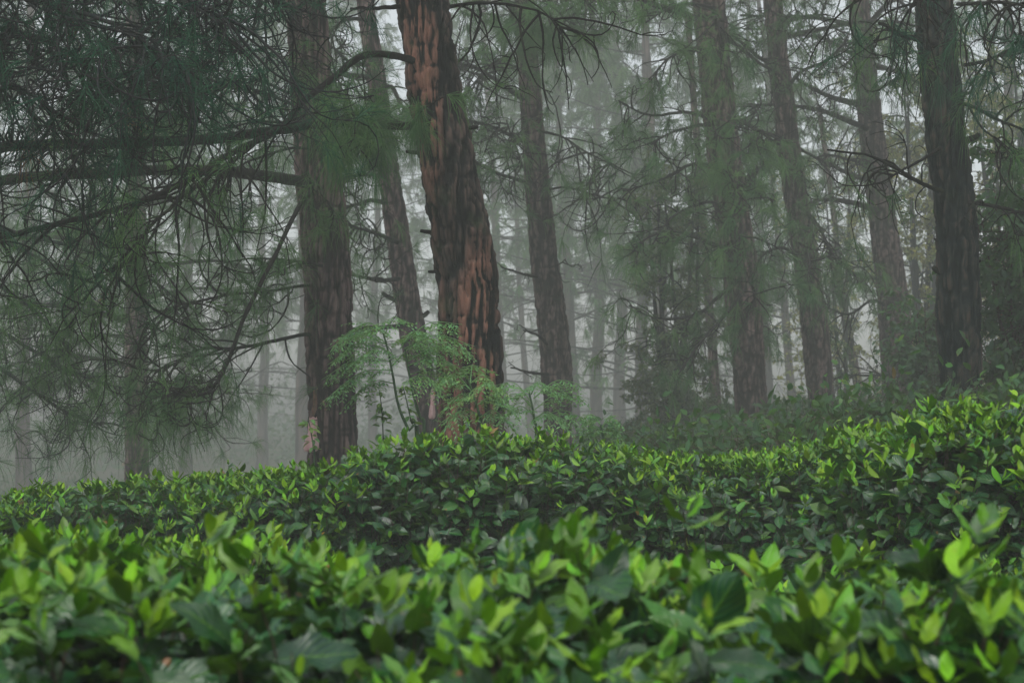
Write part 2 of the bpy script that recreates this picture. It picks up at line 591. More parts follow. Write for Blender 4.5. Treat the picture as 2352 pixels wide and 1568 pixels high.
# ------------------------------------------------------------------ pines
def trunk_mesh(mb, P, rad, sides=72, relief=.1, seed=0, red=1.35, asp=5.0):
    """bark with long furrows and lifted plates pushed out of the mesh"""
    P = np.asarray(P)
    n = len(P)
    T = norm(np.gradient(P, axis=0))
    ang = np.linspace(0, 2 * math.pi, sides, endpoint=False)
    A = norm(np.cross(T, (0, 1, 0.02)))
    B = np.cross(T, A)
    D = np.cos(ang)[None, :, None] * A[:, None] + np.sin(ang)[None, :, None] * B[:, None]
    rr = rad[:, None, None]
    S = P[:, None] + rr * D
    q = S.reshape(-1, 3).copy()
    k = 1.0 / (.036 if sides > 50 else .06)
    q1 = q * np.array((k, k, k / asp)) + vnoise(q * 9, seed + 5)[:, None] * .28
    r1 = np.abs(vnoise(q1, seed))
    r2 = np.abs(vnoise(q1 * 2.1, seed + 1))
    r3 = vnoise(q1 * 4.7, seed + 3)
    h = np.minimum(r1 * 2.6, 1) * .55 + np.minimum(r2 * 2.4, 1) * .33 + r3 * .14        # 0 in furrows, 1 on plates
    crack = np.abs(vnoise(q * np.array((k * .5, k * .5, k * .8)), seed + 7))
    h = h * (0.55 + .45 * np.minimum(crack * 6, 1))
    big = fbm(q * np.array((5, 5, 1.6)), seed + 2, 3)
    h2 = h.reshape(n, sides)
    S = S + D * ((h2 - .5) * relief * rad[:, None] + big.reshape(n, sides) * .10 * rad[:, None])[..., None]
    idx = np.arange(n * sides).reshape(n, sides)
    nx = np.roll(idx, -1, 1)
    f = np.stack([idx[:-1], nx[:-1], nx[1:], idx[1:]], -1).reshape(-1, 4)
    c = np.zeros((n * sides, 4))
    c[:, 0] = h
    th = np.tile(ang, n)
    rn = fbm(q * np.array((6, 6, 1.1)), seed + 8, 3)
    c[:, 1] = np.clip(-.22 + 1.1 * np.cos(th - red) + rn * 2.2, 0, 1)
    c[:, 3] = 1
    mb.add(S, f, c)


PIN = {}
NM = .85      # overall needle count


def pine(key, pix, d, label, mat=None, top=13.0, sides=80, relief=.2, name="pine_tree", group="pines with trunks near the hedge", seed=0, d_lean=0.0):
    """pix rows: (u, v, width px) from the lowest visible point up"""
    mat = mat or M_BARK
    d = dm(d)
    pts, rad = [], []
    for u, v, w in pix:
        pts.append(at(u, v, d))
        rad.append(w / F * d * .5)
    pts, rad = np.array(pts), np.array(rad)
    lo = pts[0] - (pts[1] - pts[0]) / (pts[1] - pts[0])[2] * (pts[0][2] - (float(gz(pts[0][0], pts[0][1])) - .25))
    base = np.array((lo[0], lo[1], float(gz(lo[0], lo[1]))))
    slope = (pts[-1] - pts[max(0, len(pts) - 3)])
    slope = slope / slope[2]
    ext = [pts[-1] + slope * h for h in (1.5, 3.5, 6, top - pts[-1][2])]
    er = [rad[-1] * k for k in (.93, .78, .5, .10)]
    allp = np.vstack([lo[None], pts, ext])
    allr = np.concatenate([[rad[0] * 1.28], rad, er])
    L = allp[-1][2] - allp[0][2]
    S = smooth(np.column_stack([allp, allr]), 60)
    # resample: dense in view, coarse above
    zz = S[:, 2]
    vis = pts[-1][2] + .6
    zs = np.concatenate([np.arange(zz[0], vis, .018 if sides > 50 else .035), np.linspace(vis, zz[-1], 40)])
    C = np.column_stack([np.interp(zs, zz, S[:, i]) for i in (0, 1)] + [zs])
    rr = np.interp(zs, zz, S[:, 3])
    t = thing(name, label, "pine tree", tuple(base), group)
    mb = MB()
    trunk_mesh(mb, C, rr, sides, relief, seed, asp=9.0 if sides > 150 else 6.0)
    mb.build("trunk", mat, t, base)
    PIN[key] = dict(t=t, base=base, C=C, r=rr, d=d, rng=R(seed + 100))
    return t


def branch(key, P, r0, r1, twigs=0, tl=(.3, .8), sub=2, tuft=50, nl=.2, nw=.0025, curl=.5, grav=.06, spread=.55, droop=.8,
           tmin=.15, tufts_on=1.0, mat=None, nmat=None, name="branch", dead=.0, along=0, tn=12, needle_mul=1.0, twr=.0065, bias=None):
    """one limb with its twigs (one mesh) and its needles (a child)"""
    p = PIN[key]
    rng = p['rng']
    P = smooth(P, max(12, len(P) * 5))
    n = len(P)
    if p['d'] > 15.5:
        r0, r1, twr = r0 * p['d'] / 19, r1 * p['d'] / 19, twr * 1.25
    P = P + np.cumsum(rng.normal(size=(n, 3)) * .004, 0) * np.linspace(0, 1, n)[:, None]
    rad = np.linspace(r0, r1, n)
    mb = MB()
    tube1(mb, P, rad, 10, .25, rng.randint(999), caps=True)
    fo = MB()
    if twigs:
        i = np.clip((tmin + (1 - tmin) * rng.rand(twigs) ** .8) * (n - 1), 0, n - 2)
        ii = i.astype(int)
        o = P[ii] + (P[ii + 1] - P[ii]) * (i - ii)[:, None]
        T = norm(P[ii + 1] - P[ii])
        d0 = norm(T * .55 + rng.normal(size=(twigs, 3)) * .75 + np.array(bias if bias is not None else (0, 0, -.25)))
        L = rng.uniform(tl[0], tl[1], twigs)
        Q, D = strands(o, d0, L, tn, curl * .5, rng, grav, .10)
        tubes(mb, Q, np.full(twigs, twr) * (.6 + L), np.full(twigs, twr * .35), 4, rng)
        ends, dirs = [Q[:, -1]], [D[:, -1]]
        if sub:
            k = twigs * sub
            s = rng.randint(0, twigs, k)
            j = rng.randint(3, tn - 1, k)
            o2 = Q[s, j]
            d2 = norm(D[s, j] * .7 + rng.normal(size=(k, 3)) * .7)
            L2 = L[s] * rng.uniform(.25, .6, k)
            Q2, D2 = strands(o2, d2, L2, 9, curl * .8, rng, grav, .12)
            tubes(mb, Q2, np.full(k, twr * .6), np.full(k, twr * .3), 3, rng)
            ends.append(Q2[:, -1])
            dirs.append(D2[:, -1])
        e, dd = np.concatenate(ends), np.concatenate(dirs)
        if tufts_on < 1:
            m = rng.rand(len(e)) < tufts_on * .75
            e, dd = e[m], dd[m]
        if len(e):
            needles(fo, e, dd, max(6, int(tuft * needle_mul * NM)), nl, nw, spread, droop, rng, dead)
    o_ = mb.build(name, mat or M_BRANCH, p['t'], p['base'])
    if fo.n:
        fo.build("foliage", nmat or M_NEEDLE, o_, (0, 0, 0) if False else p['base'])
    return o_


def dm(d):
    """the rows of pines open out behind the first one"""
    return d if d <= 15 else 15 + (d - 15) * 2.1


def px(pts, d0, d1=None):
    d1 = d0 if d1 is None else d1
    n = len(pts)
    out = []
    for i, q in enumerate(pts):
        d = q[2] if len(q) > 2 else d0 + (d1 - d0) * i / max(1, n - 1)
        out.append(at(q[0], q[1], dm(d)))
    return np.array(out)


def trunk_at(key, z):
    p = PIN[key]
    return np.array([np.interp(z, p['C'][:, 2], p['C'][:, i]) for i in range(3)]), float(np.interp(z, p['C'][:, 2], p['r']))


def auto(key, zs, length, n_tw, az=None, up=.12, **kw):
    """whorled limbs grown outwards from the trunk"""
    rng = PIN[key]['rng']
    for i, z in enumerate(zs):
        c, r = trunk_at(key, z)
        a = rng.rand() * 6.283 if az is None else az[i % len(az)] + rng.normal() * .25
        L = length * rng.uniform(.7, 1.25)
        h = np.array((math.cos(a), math.sin(a), 0))
        b = h[[1, 0, 2]] * np.array((-1, 1, 0)) * rng.normal() * .18
        P = [c + h * r * .6, c + h * (r + L * .22) + np.array((0, 0, up * L * .5)),
             c + h * L * .55 + b * L * .4 + np.array((0, 0, up * L * .8)),
             c + h * L * .8 + b * L * .7 + np.array((0, 0, up * L * .6)), c + h * L + b * L + np.array((0, 0, -.02 * L))]
        r0 = min(r * .42, .014 * L + .008) * (19 / PIN[key]['d'] if PIN[key]['d'] > 15.5 else 1)
        branch(key, P, r0, r0 * .3, n_tw, **kw)


def stub(key, u, v, side, Lpx, up=0.0, rpx=7):
    """snapped dead limb left on the trunk"""
    p = PIN[key]
    d = p['d']
    a = at(u, v, d)
    k = d / F
    P = np.array([a - np.array((side * 12 * k, 0, 0)), a + np.array((side * Lpx * .5 * k, -.02, up * Lpx * .5 * k)),
                  a + np.array((side * Lpx * k, -.03, up * Lpx * k + .005))])
    mb = MB()
    tube1(mb, smooth(P, 8), np.linspace(rpx * k, rpx * k * .6, 8), 8, .35, int(u), caps=True)
    mb.build("broken_stub", M_BRANCH, p['t'], p['base'])


pine("red", [(1082, 1000, 142), (1078, 800, 142), (1069, 600, 134), (1032, 400, 124), (997, 200, 118), (969, 0, 112)], 12,
     "thick leaning pine with rust-red peeling bark, widest trunk in the middle", M_BARK_RED, sides=200, relief=.26, seed=11)
pine("brown", [(766, 1060, 112), (758, 750, 106), (741, 500, 104), (723, 300, 96), (702, 0, 86)], 15,
     "thick brown pine with a pink resin bag at its foot, left of the fern-leaved sapling", M_BARK, sides=160, relief=.2, seed=23)
pine("slim", [(990, 1010, 48), (972, 880, 56), (945, 750, 60), (908, 500, 52), (880, 300, 46), (838, 0, 38)], 18,
     "slim brown pine squeezed between the rust-red pine and the thick brown pine", seed=31)
pine("mauve", [(1283, 1010, 62), (1275, 800, 70), (1252, 600, 62), (1232, 400, 54), (1217, 200, 49), (1203, 0, 42)], 19,
     "mauve-grey pine standing alone just right of the rust-red pine, with short dead snags", seed=41)
pine("mossy", [(1728, 970, 76), (1716, 800, 76), (1697, 600, 78), (1668, 400, 76), (1646, 200, 74), (1630, 0, 72)], 19,
     "dark pine half veiled by bright green needle clumps, right of the dark bushy tree", seed=53)
pine("grey", [(1889, 965, 56), (1876, 800, 60), (1851, 600, 56), (1820, 400, 52), (1796, 200, 47), (1774, 0, 43)], 20,
     "slender pine between the needle-veiled and pale lavender-grey pine", seed=61)
pine("pale", [(2066, 925, 74), (2052, 700, 70), (2027, 500, 61), (2001, 300, 55), (1972, 0, 44)], 21,
     "pale lavender-grey pine with several bare boughs reaching left, beside the darkest trunk", seed=71)
pine("dark", [(2208, 915, 92), (2202, 700, 93), (2195, 500, 90), (2172, 300, 90), (2156, 150, 86), (2144, 0, 82)], 13,
     "near-black rough-barked pine at the far right with a snapped snag on its left side", M_BARK_DARK, sides=160, relief=.26, seed=83)
pine("veiled", [(315, 1095, 56), (314, 900, 52), (313, 600, 48), (312, 300, 40), (308, 0, 34)], 20,
     "pine trunk mostly hidden behind the curly hanging boughs on the left", seed=97)
pine("thin_dark", [(1656, 1030, 26), (1643, 900, 24), (1632, 750, 21), (1618, 560, 17)], 22,
     "thin dark curving trunk close to the left side of the needle-veiled pine", top=7, sides=24, seed=103, name="young_pine")
pine("thin_lean", [(1985, 940, 24), (1958, 820, 21), (1930, 650, 17), (1918, 520, 13)], 26,
     "thin leaning young pine in the gap between the two slender right-hand pines", top=7, sides=24, seed=107, name="young_pine")
pine("edge", [(-330, 1000, 190), (-350, 500, 170), (-370, 0, 150)], 9.0,
     "pine whose curly dark boughs hang into the picture from beyond the left edge", M_BARK_DARK, top=11, sides=48, seed=113)

pine("back_left", [(-230, 1080, 120), (-240, 500, 110), (-250, 0, 95)], 15,
     "pine beyond the left edge whose long-needled boughs fill the lower left", M_BARK, top=12, sides=48, seed=117)
# --- boughs of the rust-red pine sweeping left across the view
K = dict(nmat=M_NEEDLE)
branch("red", px([(950, 140), (925, 132), (870, 124), (822, 133), (752, 188), (690, 236), (640, 290), (520, 350), (400, 420), (300, 458), (150, 500), (0, 540), (-120, 570)], 11.9, 10.2),
       .021, .012, 40, tl=(.3, .9), sub=2, tuft=34, nmat=M_NEEDLE, tmin=.45, tufts_on=.55)
branch("red", px([(640, 292), (585, 325), (540, 362), (440, 432), (390, 476), (340, 522), (280, 600), (230, 690)], 11.2, 10.6),
       .013, .006, 26, tl=(.3, .8), sub=2, tuft=34, tmin=.3, tufts_on=.6)
branch("red", px([(960, 290), (900, 289), (830, 284), (720, 290), (640, 300), (500, 324), (330, 333), (150, 340), (0, 352), (-150, 380)], 12.0, 11.2),
       .024, .030, 30, tl=(.3, .8), sub=2, tuft=30, tmin=.35, tufts_on=.35)
# tuft hanging over its own trunk and the arching sprays behind
branch("red", px([(955, 265, 11.7), (968, 255, 11.5), (985, 240, 11.4)], 11.5), .008, .005, 4, tl=(.1, .3), sub=1, tuft=60, nl=.2, droop=1.0, spread=.5, tmin=.5, curl=.2)
branch("red", px([(930, 285, 11.95), (880, 283, 11.7), (840, 280, 11.6), (800, 270, 11.5)], 11.5), .008, .004, 16, tl=(.12, .4), sub=2, tuft=60, nl=.22, tmin=.2, bias=(-.3, 0, .2))
branch("red", px([(1010, 20, 12.1), (1090, 8, 11.9), (1170, 12, 11.8), (1250, 30, 11.7), (1300, 60, 11.7)], 11.8), .012, .004, 22, tl=(.3, .8), sub=1, tuft=20, tufts_on=.25, grav=.16, tmin=.1)
branch("red", px([(920, 15), (870, 17), (805, 15)], 11.9), .014, .008, 3, tl=(.1, .3), sub=1, tufts_on=0)
auto("red", [4.6, 5.2, 5.8, 6.5, 7.2, 7.9, 8.6, 9.3, 10, 10.6, 11.2, 11.9], 2.4, 16, sub=2, tuft=26, nw=.006, tl=(.3, .8))
stub("red", 985, 353, -1, 52, .03, 6)
stub("red", 1000, 534, -1, 34, .02, 6)
stub("red", 1008, 622, -1, 24, -.2, 5)
stub("red", 1070, 295, 1, 28, 0, 6)
stub("red", 1085, 708, -1, 10, 0, 9)

# --- brown pine
branch("brown", px([(715, 425, 14.9), (690, 418, 14.6), (600, 405), (480, 392), (300, 396), (150, 402), (20, 415), (-100, 440)], 14.5, 12.5),
       .040, .030, 34, tl=(.35, .9), sub=2, tuft=30, tmin=.3, tufts_on=.4)
branch("brown", px([(712, 440, 14.6), (690, 470, 14.2), (668, 512, 14.0), (640, 575), (600, 655), (560, 742), (530, 825), (508, 878), (480, 903), (430, 916), (375, 930), (335, 962)], 13.9, 13.2),
       .016, .010, 30, tl=(.2, .55), sub=2, tuft=30, tmin=.62, tufts_on=.45, curl=.9)
branch("brown", px([(490, 899), (440, 908), (402, 903), (374, 888), (350, 878)], 13.4, 13.1), .012, .005, 10, tl=(.2, .5), sub=2, tuft=30, tufts_on=.5, curl=.9)
branch("brown", px([(715, 768), (690, 770), (620, 786), (545, 800), (480, 800), (440, 816), (400, 840), (360, 852), (300, 850)], 14.9, 14.2), .014, .006, 26, tl=(.3, .8), sub=2, tuft=38, tufts_on=.6, curl=.8)
branch("brown", px([(715, 655), (690, 656), (620, 666), (520, 675), (440, 690), (380, 702), (300, 740)], 14.9, 14.2), .012, .005, 26, tl=(.3, .8), sub=2, tuft=38, tufts_on=.6, curl=.8)
branch("brown", px([(740, 610, 14.8), (700, 604, 14.7), (640, 597), (570, 592), (500, 600)], 14.6, 14.2), .012, .004, 16, tl=(.2, .6), sub=2, tuft=44, tufts_on=.6, nl=.24)
branch("brown", px([(735, 345, 14.7), (670, 340, 14.6), (590, 365), (545, 390), (500, 420)], 14.5, 14), .012, .004, 14, tl=(.2, .6), sub=2, tuft=44, tufts_on=.6)
branch("brown", px([(690, 245), (670, 240), (620, 220), (560, 200), (500, 198), (440, 215)], 14.8, 14), .014, .005, 24, tl=(.3, .8), sub=2, tuft=34, tufts_on=.4, tmin=.2)
branch("brown", px([(690, 215), (660, 212), (600, 185), (555, 178), (500, 158), (430, 160)], 15, 15.4), .014, .005, 24, tl=(.3, .8), sub=2, tuft=34, tufts_on=.4, tmin=.2)
branch("brown", px([(720, 130, 14.8), (735, 140, 14.2), (760, 165, 13.8), (790, 215, 13.5)], 14), .010, .004, 6, tl=(.15, .5), sub=2, tuft=30, nl=.24, tmin=.1, spread=.8)
branch("brown", px([(705, 60, 14.8), (700, 110, 14.2), (690, 180, 13.9), (672, 240, 13.6)], 14), .010, .004, 5, tl=(.15, .45), sub=2, tuft=30, nl=.24, tmin=.1, spread=.8)
branch("brown", px([(725, 380, 14.8), (722, 410, 14.4), (735, 450, 14.3), (760, 490, 14.3)], 14.4), .010, .004, 5, tl=(.1, .34), sub=2, tuft=34, nl=.24, tmin=.1, spread=.8)
branch("brown", px([(760, 500, 15.1), (800, 518, 15.5), (850, 535), (895, 552)], 16, 17.5), .012, .009, 6, tl=(.2, .4), sub=1, tufts_on=.2)
auto("brown", [5.4, 6, 6.6, 7.3, 8, 8.7, 9.4, 10.2, 11, 11.8], 2.5, 16, sub=2, tuft=26, nw=.006, tl=(.3, .8))
stub("brown", 735, 600, 1, 14, .1, 10)
stub("brown", 705, 612, -1, 22, -.1, 6)

# --- slim pine
for L in ([(915, 640), (880, 645), (845, 641), (805, 635), (780, 630)], [(912, 556), (885, 545), (850, 530), (800, 520)], [(925, 748), (880, 752), (810, 756), (770, 760)],
          [(880, 405), (840, 400), (790, 412), (760, 440)], [(885, 465), (850, 460), (815, 470), (770, 480)], [(870, 130), (840, 150), (800, 140), (770, 110)],
          [(858, 60), (830, 45), (790, 50), (740, 90)], [(865, 210), (900, 200), (925, 240), (960, 262)], [(870, 180), (820, 175), (790, 172), (770, 190)]):
    branch("slim", px(L, 17.9, 17.2), .022, .010, 14, tl=(.25, .7), sub=2, tuft=36, tufts_on=.45, curl=.7, tmin=.3)
branch("slim", px([(895, 275, 17.8), (885, 270, 17.2), (865, 275, 16.8), (830, 280, 16.5)], 17), .010, .004, 26, tl=(.15, .45), sub=2, tuft=50, nl=.24, tmin=.1)
stub("slim", 908, 700 - 8, -1, 30, .6, 7)
stub("slim", 965, 772 - 40, 1, 20, .8, 7)
auto("slim", [5.6, 6.3, 7, 7.7, 8.4, 9.1, 9.8, 10.5, 11.3], 2.3, 14, sub=2, tuft=24, nw=.007, tl=(.3, .8))

# --- mauve pine
for L, r in (([(1200, 228), (1160, 200), (1120, 170), (1075, 150), (1020, 150)], .028), ([(1212, 330), (1160, 305), (1110, 285), (1070, 275), (1020, 262)], .024),
             ([(1218, 422), (1175, 408), (1135, 395), (1085, 372), (1020, 352)], .022), ([(1230, 430), (1200, 380), (1178, 330), (1155, 285)], .016),
             ([(1232, 636), (1190, 625), (1150, 608)], .018), ([(1256, 790), (1235, 768), (1205, 757)], .018), ([(1258, 860), (1215, 856), (1172, 846)], .02),
             ([(1236, 115), (1262, 85), (1290, 55), (1330, 25), (1360, -10)], .022), ([(1215, 90), (1196, 60), (1180, 25), (1160, -20)], .05),
             ([(1190, 120), (1160, 130), (1120, 160), (1090, 190)], .014), ([(1235, 300), (1290, 315), (1350, 352), (1420, 385)], .016),
             ([(1245, 440), (1300, 430), (1380, 450), (1440, 455)], .014), ([(1262, 615), (1285, 605), (1300, 590)], .01)):
    short = len(L) < 4
    branch("mauve", px(L, 18.9, 18.3), r * .8, r * .35, 3 if short else 22, tl=(.15, .3) if short else (.3, .9), sub=1 if short else 3, tuft=30, tufts_on=0 if short else .4, tmin=.3, nw=.005)
branch("mauve", px([(1215, 70, 18.6), (1225, 30, 18), (1250, -10, 17.5)], 18), .012, .004, 24, tl=(.2, .6), sub=2, tuft=50, nl=.24)
auto("mauve", [5.7, 6.3, 7, 7.7, 8.4, 9.1, 9.8, 10.5, 11.3], 2.6, 16, sub=2, tuft=24, nw=.007, tl=(.3, .9))

# --- needle-veiled pine: many sprays toward the camera and to the left
GR = dict(sub=2, tuft=40, nl=.23, nw=.0038, tl=(.2, .6), curl=.6, tmin=.25, tufts_on=.75)
for L in ([(1668, 385), (1620, 378), (1580, 380), (1540, 405), (1480, 425), (1430, 440)], [(1640, 285), (1590, 290), (1540, 305), (1490, 330)],
          [(1650, 280), (1580, 260), (1500, 268), (1430, 250)], [(1690, 600), (1640, 560), (1590, 540), (1530, 530), (1460, 560)],
          [(1700, 640), (1640, 690), (1600, 722), (1530, 732), (1478, 722), (1440, 700)], [(1655, 120), (1600, 110), (1540, 130), (1490, 180)],
          [(1700, 680), (1650, 740), (1600, 790), (1560, 850)], [(1690, 520), (1650, 470), (1600, 470), (1540, 500), (1500, 560)],
          [(1640, 20), (1590, 10), (1540, 20), (1480, 60)]):
    branch("mossy", px(L, 18.9, 17.6), .018, .006, 15, **GR)
for L in ([(1670, 400, 18.6), (1680, 430, 17.8), (1700, 460, 17.4)], [(1670, 420, 18.7), (1720, 440, 18.2), (1780, 470, 18)], [(1655, 270, 18.6), (1640, 290, 18), (1650, 320, 17.6)],
          [(1700, 600, 18.6), (1720, 640, 18), (1740, 690, 17.8)], [(1640, 30, 18.6), (1650, 50, 18), (1660, 100, 17.8)], [(1690, 590, 18.6), (1690, 560, 17.9), (1700, 540, 17.6)],
          [(1650, 300, 18.7), (1700, 290, 18.4), (1760, 300, 18.2)]):
    branch("mossy", px(L, 18), .010, .004, 12, **GR)
branch("mossy", px([(1670, 90), (1700, 110), (1740, 145), (1790, 175)], 18.9, 19.6), .022, .012, 10, tl=(.2, .6), sub=2, tufts_on=.4)
branch("mossy", px([(1685, 270), (1740, 300), (1790, 330)], 18.9, 19.4), .018, .01, 10, tl=(.2, .6), sub=2, tufts_on=.4)
auto("mossy", [5.7, 6.3, 7, 7.7, 8.4, 9.1, 9.8, 10.5, 11.3], 2.6, 16, sub=2, tuft=24, nw=.007, tl=(.3, .9))

# --- slender grey pine
for L in ([(1780, 150), (1740, 130), (1700, 95), (1660, 70)], [(1800, 320), (1750, 300), (1700, 270), (1650, 262)], [(1790, 60), (1840, 40), (1900, 35)],
          [(1810, 200), (1840, 165), (1900, 140), (1950, 95)], [(1835, 470), (1880, 520), (1920, 600)], [(1850, 600), (1800, 570), (1760, 580), (1720, 620)],
          [(1830, 400), (1790, 380), (1750, 385), (1700, 420)]):
    branch("grey", px(L, 19.9, 19.0), .02, .008, 22, tl=(.3, .8), sub=3, tuft=32, tufts_on=.5, nw=.0038, curl=.6)
for L in ([(1822, 330, 19.7), (1830, 370, 19.2), (1850, 420, 19)], [(1850, 560, 19.6), (1860, 600, 19), (1850, 640, 18.8)], [(1870, 600, 19.8), (1900, 590, 19.2), (1960, 610, 19)]):
    branch("grey", px(L, 19.3), .010, .004, 11, **GR)
auto("grey", [5.9, 6.5, 7.2, 7.9, 8.6, 9.3, 10, 10.8], 2.5, 14, sub=2, tuft=24, nw=.008, tl=(.3, .9))

# --- pale pine, bare boughs to the left
for L, r in (([(1975, 65), (1930, 52), (1880, 44), (1800, 42), (1700, 40)], .026), ([(1980, 135), (1940, 115), (1890, 85), (1810, 75)], .024),
             ([(1985, 240), (1940, 232), (1890, 215), (1830, 180)], .032), ([(1990, 295), (1940, 275), (1880, 255), (1800, 243), (1730, 245)], .028),
             ([(2000, 415), (1950, 400), (1900, 375), (1840, 345)], .024), ([(2005, 385), (1960, 370), (1890, 355)], .02), ([(2012, 482), (1960, 466), (1900, 458), (1850, 465)], .03),
             ([(1990, 235), (2020, 205), (2070, 180), (2120, 170)], .02), ([(2010, 150), (2060, 165), (2110, 190), (2160, 215)], .024),
             ([(2000, 220), (1960, 165), (1945, 130)], .02), ([(2035, 640), (1990, 635), (1940, 620)], .022), ([(2030, 700), (2000, 690), (1950, 720), (1900, 700)], .016),
             ([(2040, 860), (2000, 862), (1930, 858)], .014)):
    branch("pale", px(L, 20.9, 20.2), r, r * .4, 16, tl=(.3, .9), sub=3, tuft=28, tufts_on=.32, nw=.0038, curl=.6)
auto("pale", [6.1, 6.8, 7.5, 8.2, 8.9, 9.6, 10.4, 11.2], 2.6, 14, sub=2, tuft=24, nw=.008, tl=(.3, .9))

# --- dark pine
for L, r, t in (([(2165, 440), (2120, 422), (2060, 388), (2000, 365), (1900, 350)], .014, 8), ([(2160, 340), (2110, 375), (2045, 416)], .012, 4),
                ([(2200, 235), (2240, 248), (2290, 275), (2360, 302), (2440, 330)], .012, 10), ([(2225, 465), (2280, 473), (2352, 490), (2420, 500)], .014, 8),
                ([(2215, 150), (2260, 140), (2310, 120), (2380, 105)], .012, 14), ([(2150, 100), (2110, 92), (2070, 85), (2030, 60)], .022, 14),
                ([(2225, 245), (2260, 300), (2300, 330), (2352, 375)], .008, 6)):
    branch("dark", px(L, 12.9, 12.4), r, r * .45, t, tl=(.2, .6), sub=2, tuft=30, tufts_on=.3, grav=.12)
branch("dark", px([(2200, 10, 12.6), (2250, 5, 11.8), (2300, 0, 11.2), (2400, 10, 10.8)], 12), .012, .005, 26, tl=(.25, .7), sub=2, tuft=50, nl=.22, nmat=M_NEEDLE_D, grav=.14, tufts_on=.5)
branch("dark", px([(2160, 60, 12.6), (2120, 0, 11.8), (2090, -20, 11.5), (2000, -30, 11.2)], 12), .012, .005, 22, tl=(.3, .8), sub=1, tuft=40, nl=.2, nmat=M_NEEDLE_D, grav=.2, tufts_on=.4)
auto("dark", [4.9, 5.5, 6.2, 6.9, 7.6, 8.3, 9, 9.7, 10.5, 11.3], 2.4, 14, sub=2, tuft=26, nw=.006, tl=(.3, .8))
stub("dark", 2165, 632, -1, 24, .7, 8)
stub("dark", 2232, 322, 1, 14, .8, 8)
stub("dark", 2215, 216, 1, 16, .1, 5)
stub("dark", 2160, 440, -1, 24, .15, 4)
stub("dark", 2165, 555, -1, 22, .2, 4)
stub("dark", 2235, 603, 1, 16, .1, 4)

# --- veiled pine and young ones
auto("veiled", list(np.linspace(1.4, 5, 14)), 1.7, 20, sub=2, tuft=36, nw=.0035, tl=(.3, .8))
auto("veiled", [5.6, 6.3, 7, 7.8, 8.6, 9.4, 10.2, 11], 2.4, 14, sub=2, tuft=24, nw=.008)
auto("thin_dark", [2.6, 3.0, 3.4, 3.9, 4.4, 5, 5.6], 1.1, 14, sub=2, tuft=30, nw=.006, tl=(.2, .6))
auto("thin_lean", [2.9, 3.3, 3.8, 4.3, 4.9, 5.5], 1.3, 10, sub=2, tuft=20, nw=.007, tl=(.2, .6))

# --- curly dark boughs hanging in from beyond the left edge
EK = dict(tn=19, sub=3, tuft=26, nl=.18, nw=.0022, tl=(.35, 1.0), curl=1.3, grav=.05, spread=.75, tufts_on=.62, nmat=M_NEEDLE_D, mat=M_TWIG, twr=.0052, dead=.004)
edge_px = [
    ([(-340, -80), (-150, -100), (50, -80), (250, -50), (420, 10), (540, 70)], 9, 8.6, 62),
    ([(-345, 30), (-150, -20), (40, -10), (200, 30), (340, 90), (450, 160)], 9, 8.4, 62),
    ([(-345, 110), (-180, 60), (0, 70), (120, 110), (220, 170), (300, 240)], 9, 8.8, 46),
    ([(-345, -140), (-100, -180), (150, -170), (380, -130), (560, -60), (640, 20)], 9, 9.6, 54),
    ([(-345, 190), (-180, 170), (-60, 180), (60, 220), (140, 280)], 9, 8.8, 24),
    ([(-245, 470), (-120, 500), (20, 560), (140, 620), (220, 700)], 9, 9.2, 40),
    ([(-245, 560), (-120, 600), (0, 660), (100, 740), (170, 830)], 9, 9.4, 46),
    ([(-245, 660), (-120, 700), (0, 760), (100, 820), (200, 870), (320, 900)], 9, 9.6, 46),
    ([(-245, 700), (-120, 760), (-20, 830), (60, 890), (150, 950), (240, 990)], 9, 9.8, 46),
    ([(-245, 500), (-100, 500), (60, 540), (220, 580), (340, 630), (420, 690)], 9, 10.2, 40),
]
for L, d0, d1, n in edge_px:
    low = L[0][1] > 300
    kw = dict(EK)
    if low:
        kw.update(nmat=M_NEEDLE, tufts_on=.62, tn=14, nl=.22, tl=(.25, .8), nw=.0026, curl=.9, twr=.005)
        branch("back_left", px(L, 15.2, 14.6), .020, .007, int(n * .9), tmin=.3, **kw)
    else:
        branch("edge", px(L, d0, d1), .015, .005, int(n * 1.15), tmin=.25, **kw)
auto("edge", [4, 4.6, 5.2, 5.9, 6.6, 7.4, 8.2, 9, 9.8], 2.4, 14, sub=2, tuft=26, nw=.006)


